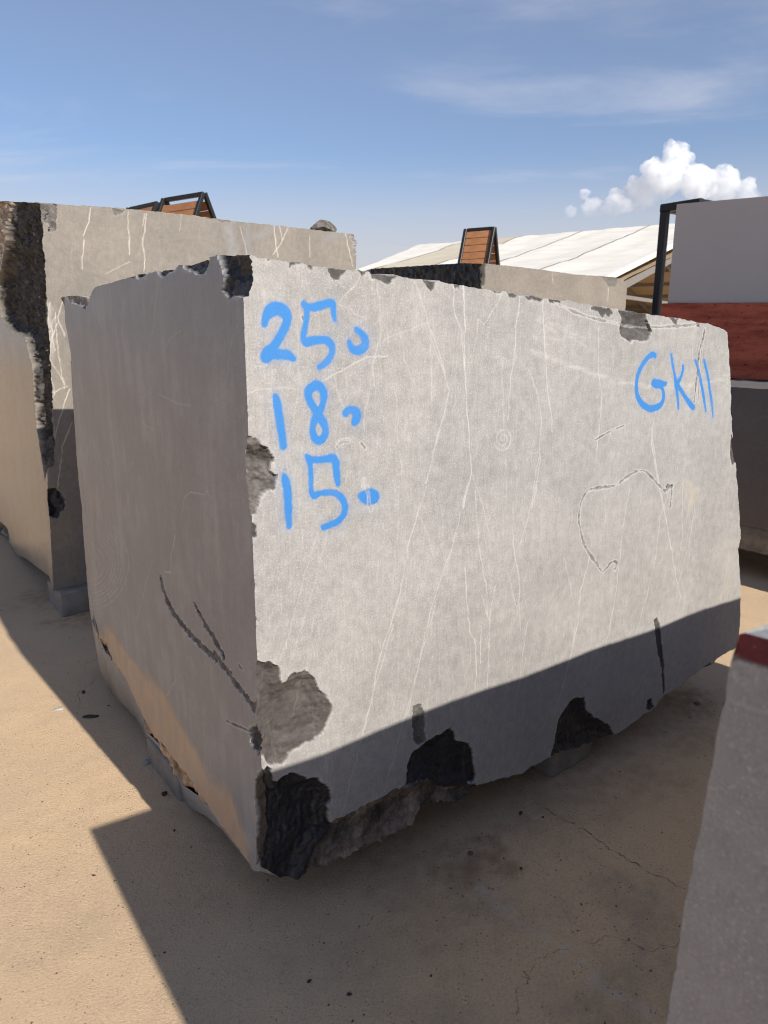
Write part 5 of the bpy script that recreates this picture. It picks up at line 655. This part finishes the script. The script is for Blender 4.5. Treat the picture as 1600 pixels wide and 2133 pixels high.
for i, ((x, y), a, b, c, m, lab, rz) in enumerate(CHIPS):
    tag(obj('stone_chip', lump('stone_chip', 50 + i, a, b, c, 2), m, None, (x, y, -0.001), (0, 0, rz)), lab, 'stone', 'loose stones on the ground')
def gravel():
    r = np.random.default_rng(5); n = 3200; V = []; Q = []
    base = np.array([(1, 0, 0), (-1, 0, 0), (0, 1, 0), (0, -1, 0), (0, 0, 1), (0, 0, -1)], float); tri = np.array([(0, 2, 4), (2, 1, 4), (1, 3, 4), (3, 0, 4), (2, 0, 5), (1, 2, 5), (3, 1, 5), (0, 3, 5)])
    x = r.uniform(-2.6, 2.6, n); y = 1.0 + 4.2 * r.random(n) ** 1.4
    for cx, cy, sd, k in ((1.43, 2.98, .09, 130), (0.28, 1.98, .08, 60), (-1.78, 4.05, .15, 90), (0.1, 1.95, .2, 90), (0.8, 2.5, .2, 80)):
        x = np.r_[x, r.normal(cx, sd, k)]; y = np.r_[y, r.normal(cy, sd, k)]
    s = np.clip(r.lognormal(-6.35, 0.42, len(x)), 0.0007, 0.006)
    for i in range(len(x)):
        p = base * (s[i] * r.uniform(0.6, 1.5, (1, 3))) + r.normal(0, s[i] * 0.18, (6, 3)); c, sn = math.cos(i), math.sin(i)
        p = np.stack([p[:, 0] * c - p[:, 1] * sn, p[:, 0] * sn + p[:, 1] * c, p[:, 2] * 0.6], 1) + (x[i], y[i], s[i] * 0.15)
        V.append(p); Q.append(tri + 6 * i)
    st = NT('dark_grit'); oi = st.noise(st.coord(), 60, 0, 0.5); col = st.mix(st.ramp(oi, 0.5, 0.62), (0.035, 0.03, 0.027), (0.30, 0.25, 0.20))
    tag(obj('gravel', mesh_np('gravel', np.concatenate(V), np.concatenate(Q), smooth=False), st.done(col, 0.85)), 'fine dark grit scattered over the sandy concrete', 'gravel', kind='stuff')
gravel()

# ---------------------------------------------------------------- steel and timber things behind the blocks
def plain(name, col, rough=0.5, metal=0.0, noise_amt=0.12):
    s = NT(name); n = s.noise(s.coord(), 14, 5, 0.65); s.b.inputs['Metallic'].default_value = metal
    return s.done(s.mix(s.ramp(n, 0.3, 0.7), tuple(c * (1 - noise_amt) for c in col), tuple(c * (1 + noise_amt) for c in col)), rough, s.bump(s.noise(s.coord(), 180, 3, 0.6), 0.2, 0.002))
M_STEEL = plain('black_steel', (0.013, 0.013, 0.014), 0.45)
def beam_mesh(name, a, b, w, h, up=(0, 0, 1), bev=0.12):
    a = Vector(a); b = Vector(b); d = (b - a).normalized(); up = Vector(up)
    if abs(d.dot(up)) > 0.98: up = Vector((DR.x, DR.y, 0))
    x = d.cross(up).normalized(); y = x.cross(d).normalized(); c = bev * min(w, h)
    prof = [(-w / 2 + c, -h / 2), (w / 2 - c, -h / 2), (w / 2, -h / 2 + c), (w / 2, h / 2 - c), (w / 2 - c, h / 2), (-w / 2 + c, h / 2), (-w / 2, h / 2 - c), (-w / 2, -h / 2 + c)]
    V = [a + x * p + y * q for p, q in prof] + [b + x * p + y * q for p, q in prof]
    F = [[i, (i + 1) % 8, 8 + (i + 1) % 8, 8 + i] for i in range(8)] + [list(range(7, -1, -1)), list(range(8, 16))]
    me = bpy.data.meshes.new(name); me.from_pydata([tuple(v) for v in V], [], F); me.update(); return me
# open steel frame beside the stack
fr = empty('steel_frame', place(7.88, 3.78), YAW); tag(fr, 'black square-tube steel frame standing behind the light grey block', 'steel frame')
TW = 0.095; FH = 3.227
for u, w in ((0, 0), (0, 0.44), (1.4, 0), (1.4, 0.44)): obj('post', beam_mesh('post', (u, w, -0.01), (u, w, FH - TW / 2 - 0.002), TW, TW, (1, 0, 0)), M_STEEL, fr)
obj('top_rail', beam_mesh('top_rail', (0, -0.047, FH), (0, 0.487, FH), TW, TW), M_STEEL, fr); obj('top_rail', beam_mesh('top_rail', (1.4, -0.047, FH), (1.4, 0.487, FH), TW, TW), M_STEEL, fr)
obj('top_rail', beam_mesh('top_rail', (0.049, 0, FH - 0.001), (1.351, 0, FH - 0.001), TW, TW), M_STEEL, fr); obj('top_rail', beam_mesh('top_rail', (0.049, 0.44, FH - 0.001), (1.351, 0.44, FH - 0.001), TW, TW), M_STEEL, fr)

# timber-clad A-frames
def wood():
    s = NT('brown_timber'); oi = s.n('ShaderNodeObjectInfo'); g = s.noise(s.coord((1.2, 22, 22)), 3, 6, 0.65, 0.4); rnd = oi.outputs['Random']
    base = s.mix(s.ramp(g, 0.3, 0.7), (0.24, 0.105, 0.045), (0.42, 0.20, 0.09)); base = s.mix(s.math('MULTIPLY', rnd, 0.45), base, (0.20, 0.09, 0.042))
    return s.done(base, 0.6, s.bump(g, 0.4, 0.003))
M_WOOD = wood()
def a_frame(apex, rdir, length, half, height, label, gap_top, tube=0.07, n_planks=11, only_near=False):
    """two steel triangles joined by a ridge, timber boards up both slopes; x runs along the ridge away from the near triangle"""
    root = empty('timber_a_frame', (apex[0], apex[1], 0), math.atan2(rdir[1], rdir[0])); tag(root, label, 'timber frame', 'timber-clad A-frames behind the blocks')
    for x in (0, length):
        for sg in (-1, 1): obj('leg', beam_mesh('leg', (x, sg * half, 0), (x, sg * 0.02, height), tube, tube, (1, 0, 0)), M_STEEL, root)
    obj('ridge_beam', beam_mesh('ridge_beam', (tube * 0.55, 0, height - tube * 0.2), (length - tube * 0.55, 0, height - tube * 0.2), tube, tube), M_STEEL, root)
    for sg in (-1, 1): obj('base_rail', beam_mesh('base_rail', (tube * 0.55, sg * half, 0.05), (length - tube * 0.55, sg * half, 0.05), tube, tube), M_STEEL, root)
    sl = math.hypot(half, height); pw = 0.155; me = beam_mesh('plank', (0.02, 0, 0), (length - 0.02, 0, 0), 0.024, pw - 0.010, (0, 0, 1), 0.15)
    for sg in (-1, 1):
        for k in range(n_planks):
            t = gap_top + (k + 0.5) * pw; f = t / sl
            p = obj('plank', me, M_WOOD, root, (0, sg * half * f, height * (1 - f)), (sg * math.atan2(half, height), 0, 0))
    return root
a_frame((2.25, 15.47), (-0.87, 0.49), 0.62, 1.55, 3.80, 'timber-clad A-frame in front of the white tent roof', 0.05, n_planks=12)
a_frame((-3.05, 12.96), (-0.82, 0.57), 1.02, 1.9, 4.00, 'larger timber-clad A-frame peeping over the tall beige-grey block', 0.13, n_planks=8)
a_frame((-4.06, 13.72), (-0.75, 0.66), 0.98, 1.9, 3.98, 'smaller timber-clad A-frame behind the larger one, over the tall block', 0.06, n_planks=7)

# white marquee
def tent():
    P1 = Vector((2.03, 45.5, 0)); P2 = Vector((16.0, 35.75, 0)); a = (P2 - P1).normalized(); L = (P2 - P1).length; b = Vector((a.y, -a.x, 0))
    if b.y > 0: b = -b
    root = empty('marquee', P1, math.atan2(a.y, a.x)); tag(root, 'large white marquee with an open gable end, behind the blocks', 'tent')
    # local x along the ridge towards the near gable, local y = left-hand side seen along x
    sy = 1 if Vector((-a.y, a.x, 0)).dot(b) > 0 else -1
    RZ, K, W = 7.0, 0.222, 17.0; nb = 5; hip = 4.2
    def fabric(name, lo, hi, rough, trans):
        s = NT(name); n = s.noise(s.coord((0.35, 1.2, 1)), 1.6, 6, 0.6, 0.6); c = s.mix(s.ramp(n, 0.3, 0.75), lo, hi)
        s.b.inputs['Specular IOR Level'].default_value = 0.15
        return s.done(c, rough, s.bump(s.noise(s.coord((0.6, 1.5, 1)), 1.1, 6, 0.6, 0.8), 0.16, 0.25))
    roof_m = fabric('white_canvas', (0.64, 0.605, 0.545), (0.75, 0.715, 0.65), 0.6, 0); lin_m = fabric('tan_lining', (0.30, 0.235, 0.165), (0.36, 0.285, 0.20), 0.8, 0)
    cream = fabric('cream_canvas', (0.50, 0.44, 0.34), (0.58, 0.52, 0.41), 0.6, 0); fr_m = plain('grey_aluminium', (0.17, 0.16, 0.15), 0.5)
    for sd in (1, -1):
        for k in range(nb):
            n = 14; m = 22; V = np.zeros((m, n, 3)); t = np.linspace(0, 1, m)[:, None]; x = np.linspace(0, 1, n)[None]
            x0 = L * k / nb; x1 = L * (k + 1) / nb; hx = (hip * t if (k == 0 and sd == 1) else 0 * t)
            V[..., 0] = (x0 + hx) + (x1 - x0 - hx) * x; V[..., 1] = sd * sy * W * t; V[..., 2] = RZ - K * W * t - 0.05 * np.sin(math.pi * x) * (0.4 + 0.6 * np.sin(math.pi * t)) - 0.25 * np.sin(math.pi * t) * 0.6 + 0.05 * fbm(V[..., 0], V[..., 1], 0.7, 3, 400)
            fl = (sd * sy < 0)
            obj('roof_panel', mesh_np('roof_panel', V.reshape(-1, 3), grid_faces(m, n, 0, fl)), cream if (k == 1 and sd == 1) else roof_m, root)
            V2 = V.copy(); V2[..., 2] -= 0.30; obj('ceiling_lining', mesh_np('ceiling_lining', V2.reshape(-1, 3), grid_faces(m, n, 0, fl)), lin_m, root)
        for k in range(nb + 1):
            x = min(L * k / nb, L - 0.15); x = x + (0.3 if k == 0 else 0)
            xe = x + (hip if (k == 0 and sd == 1) else 0)
            obj('rafter', beam_mesh('rafter', (x, 0, RZ - 0.62), (xe, sd * sy * W, RZ - K * W - 0.62), 0.12, 0.26), fr_m, root)
            obj('post', beam_mesh('post', (xe, sd * sy * W, 0), (xe, sd * sy * W, RZ - K * W - 0.5), 0.2, 0.2), fr_m, root)
        for k in range(1, nb):                       # welded seams over the frames
            m = 22; t = np.linspace(0, 1, m)[:, None]; P = np.zeros((m, 2, 3)); P[..., 0] = L * k / nb + np.array([[-0.035, 0.035]]); P[..., 1] = sd * sy * W * t
            P[..., 2] = RZ - K * W * t - 0.25 * np.sin(math.pi * t) * 0.6 + 0.05 * fbm(P[..., 0], P[..., 1], 0.7, 3, 400) + 0.012
            obj('seam', mesh_np('seam', P.reshape(-1, 3), grid_faces(m, 2, 0, sd * sy < 0)), fr_m, root)
        for j in range(1, 7):
            y = W * j / 6.5; xs = 0.4 + (hip * j / 6.5 if sd == 1 else 0)
            obj('purlin', beam_mesh('purlin', (xs, sd * sy * y, RZ - K * y - 0.60), (L - 0.3, sd * sy * y, RZ - K * y - 0.60), 0.10, 0.16), fr_m, root)
        obj('gable_trim', beam_mesh('gable_trim', (L + 0.04, sd * sy * 0.02, RZ - 0.05), (L + 0.04, sd * sy * (W + 0.2), RZ - K * (W + 0.2) - 0.05), 0.06, 0.18), roof_m, root)
    wall_h = RZ - K * W
    obj('side_wall', beam_mesh('side_wall', (0.4, -sy * (W - 0.3), wall_h / 2), (L - 0.4, -sy * (W - 0.3), wall_h / 2), 0.06, wall_h - 0.02), lin_m, root)
    for z0, z1, y0, y1 in ((RZ - 2.4, RZ - 1.0, 6, 1.0), (RZ - 3.2, RZ - 2.4, 11, 6)):
        obj('brace', beam_mesh('brace', (L - 0.9, sy * y0, z0), (L - 0.9, sy * y1, z1), 0.07, 0.07), fr_m, root); obj('brace', beam_mesh('brace', (L - 0.9, -sy * y0, z0), (L - 0.9, -sy * y1, z1), 0.07, 0.07), fr_m, root)
    obj('tie_beam', beam_mesh('tie_beam', (L - 0.9, -W, wall_h - 0.2), (L - 0.9, W, wall_h - 0.2), 0.1, 0.14), fr_m, root)
tent()

# cumulus over the tent
def cloud():
    import bmesh
    D = 2600.0; c0 = Vector((0.328, 0.925, 0.0)).normalized(); right = Vector((c0.y, -c0.x, 0)); r = np.random.default_rng(23)
    # (sideways, up, size) of the main towers; each sprouts smaller and smaller billows on its upper side
    blobs = [(-0.062, -0.016, 0.020), (-0.035, -0.012, 0.026), (-0.005, -0.002, 0.032), (0.022, 0.014, 0.034), (0.034, 0.032, 0.024), (0.026, 0.046, 0.015), (0.060, 0.006, 0.034), (0.090, 0.002, 0.028), (0.112, -0.006, 0.022), (0.084, 0.014, 0.018), (-0.088, -0.020, 0.012), (-0.075, 0.004, 0.010), (0.005, 0.024, 0.018)]
    S = []
    def grow(p, rad, lev):
        S.append((p, rad))
        if lev == 0: return
        for k in range(9 if lev > 1 else 6):
            v = Vector(r.normal(size=3)); v.z = abs(v.z) * 0.9 if r.random() < 0.8 else v.z; v.normalize()
            grow(p + v * rad * r.uniform(0.65, 0.95), rad * r.uniform(0.32, 0.52), lev - 1)
    for x, z, rad in blobs: grow(right * ((x - 0.011) * D) + c0 * (r.normal(0, 0.012) * D) + Vector((0, 0, z * D)), rad * 0.72 * D, 2)
    bm = bmesh.new(); zb = -0.026 * D
    for p, rad in S:
        if p.z < zb: continue
        bmesh.ops.create_icosphere(bm, subdivisions=1, radius=rad, matrix=Matrix.Translation(p))
    for v in bm.verts:
        if v.co.z < zb: v.co.z = zb + (v.co.z - zb) * 0.2
    me = bpy.data.meshes.new('cumulus_cloud'); bm.to_mesh(me); bm.free()
    o = obj('cumulus_cloud', me, None, None, c0 * D + Vector((0, 0, 0.172 * D)))
    rm = o.modifiers.new('union', 'REMESH'); rm.mode = 'VOXEL'; rm.voxel_size = 5.0
    m = bpy.data.materials.new('cloud_vapour'); m.use_nodes = True; nt = m.node_tree; nt.nodes.clear(); out = nt.nodes.new('ShaderNodeOutputMaterial'); pv = nt.nodes.new('ShaderNodeVolumePrincipled')
    tc = nt.nodes.new('ShaderNodeTexCoord'); nz = nt.nodes.new('ShaderNodeTexNoise'); nz.inputs['Scale'].default_value = 0.03; nz.inputs['Detail'].default_value = 4; nz.inputs['Roughness'].default_value = 0.65
    mr = nt.nodes.new('ShaderNodeMapRange'); mr.inputs[1].default_value = 0.37; mr.inputs[2].default_value = 0.62; mr.inputs[3].default_value = 0.0; mr.inputs[4].default_value = 0.055
    sp = nt.nodes.new('ShaderNodeSeparateXYZ'); hz = nt.nodes.new('ShaderNodeMapRange'); hz.inputs[1].default_value = zb; hz.inputs[2].default_value = zb + 0.045 * D; hz.inputs[3].default_value = 0.12; hz.inputs[4].default_value = 1.0
    mu = nt.nodes.new('ShaderNodeMath'); mu.operation = 'MULTIPLY'
    nt.links.new(tc.outputs['Object'], nz.inputs['Vector']); nt.links.new(nz.outputs[0], mr.inputs[0]); nt.links.new(tc.outputs['Object'], sp.inputs[0]); nt.links.new(sp.outputs[2], hz.inputs[0])
    nt.links.new(mr.outputs[0], mu.inputs[0]); nt.links.new(hz.outputs[0], mu.inputs[1]); nt.links.new(mu.outputs[0], pv.inputs['Density']); nt.links.new(pv.outputs[0], out.inputs['Volume'])
    pv.inputs['Color'].default_value = (0.985, 0.985, 0.985, 1); pv.inputs['Anisotropy'].default_value = 0.0
    o.data.materials.append(m); tag(o, 'bright white cumulus cloud above the tent and the light grey block', 'cloud')
cloud()
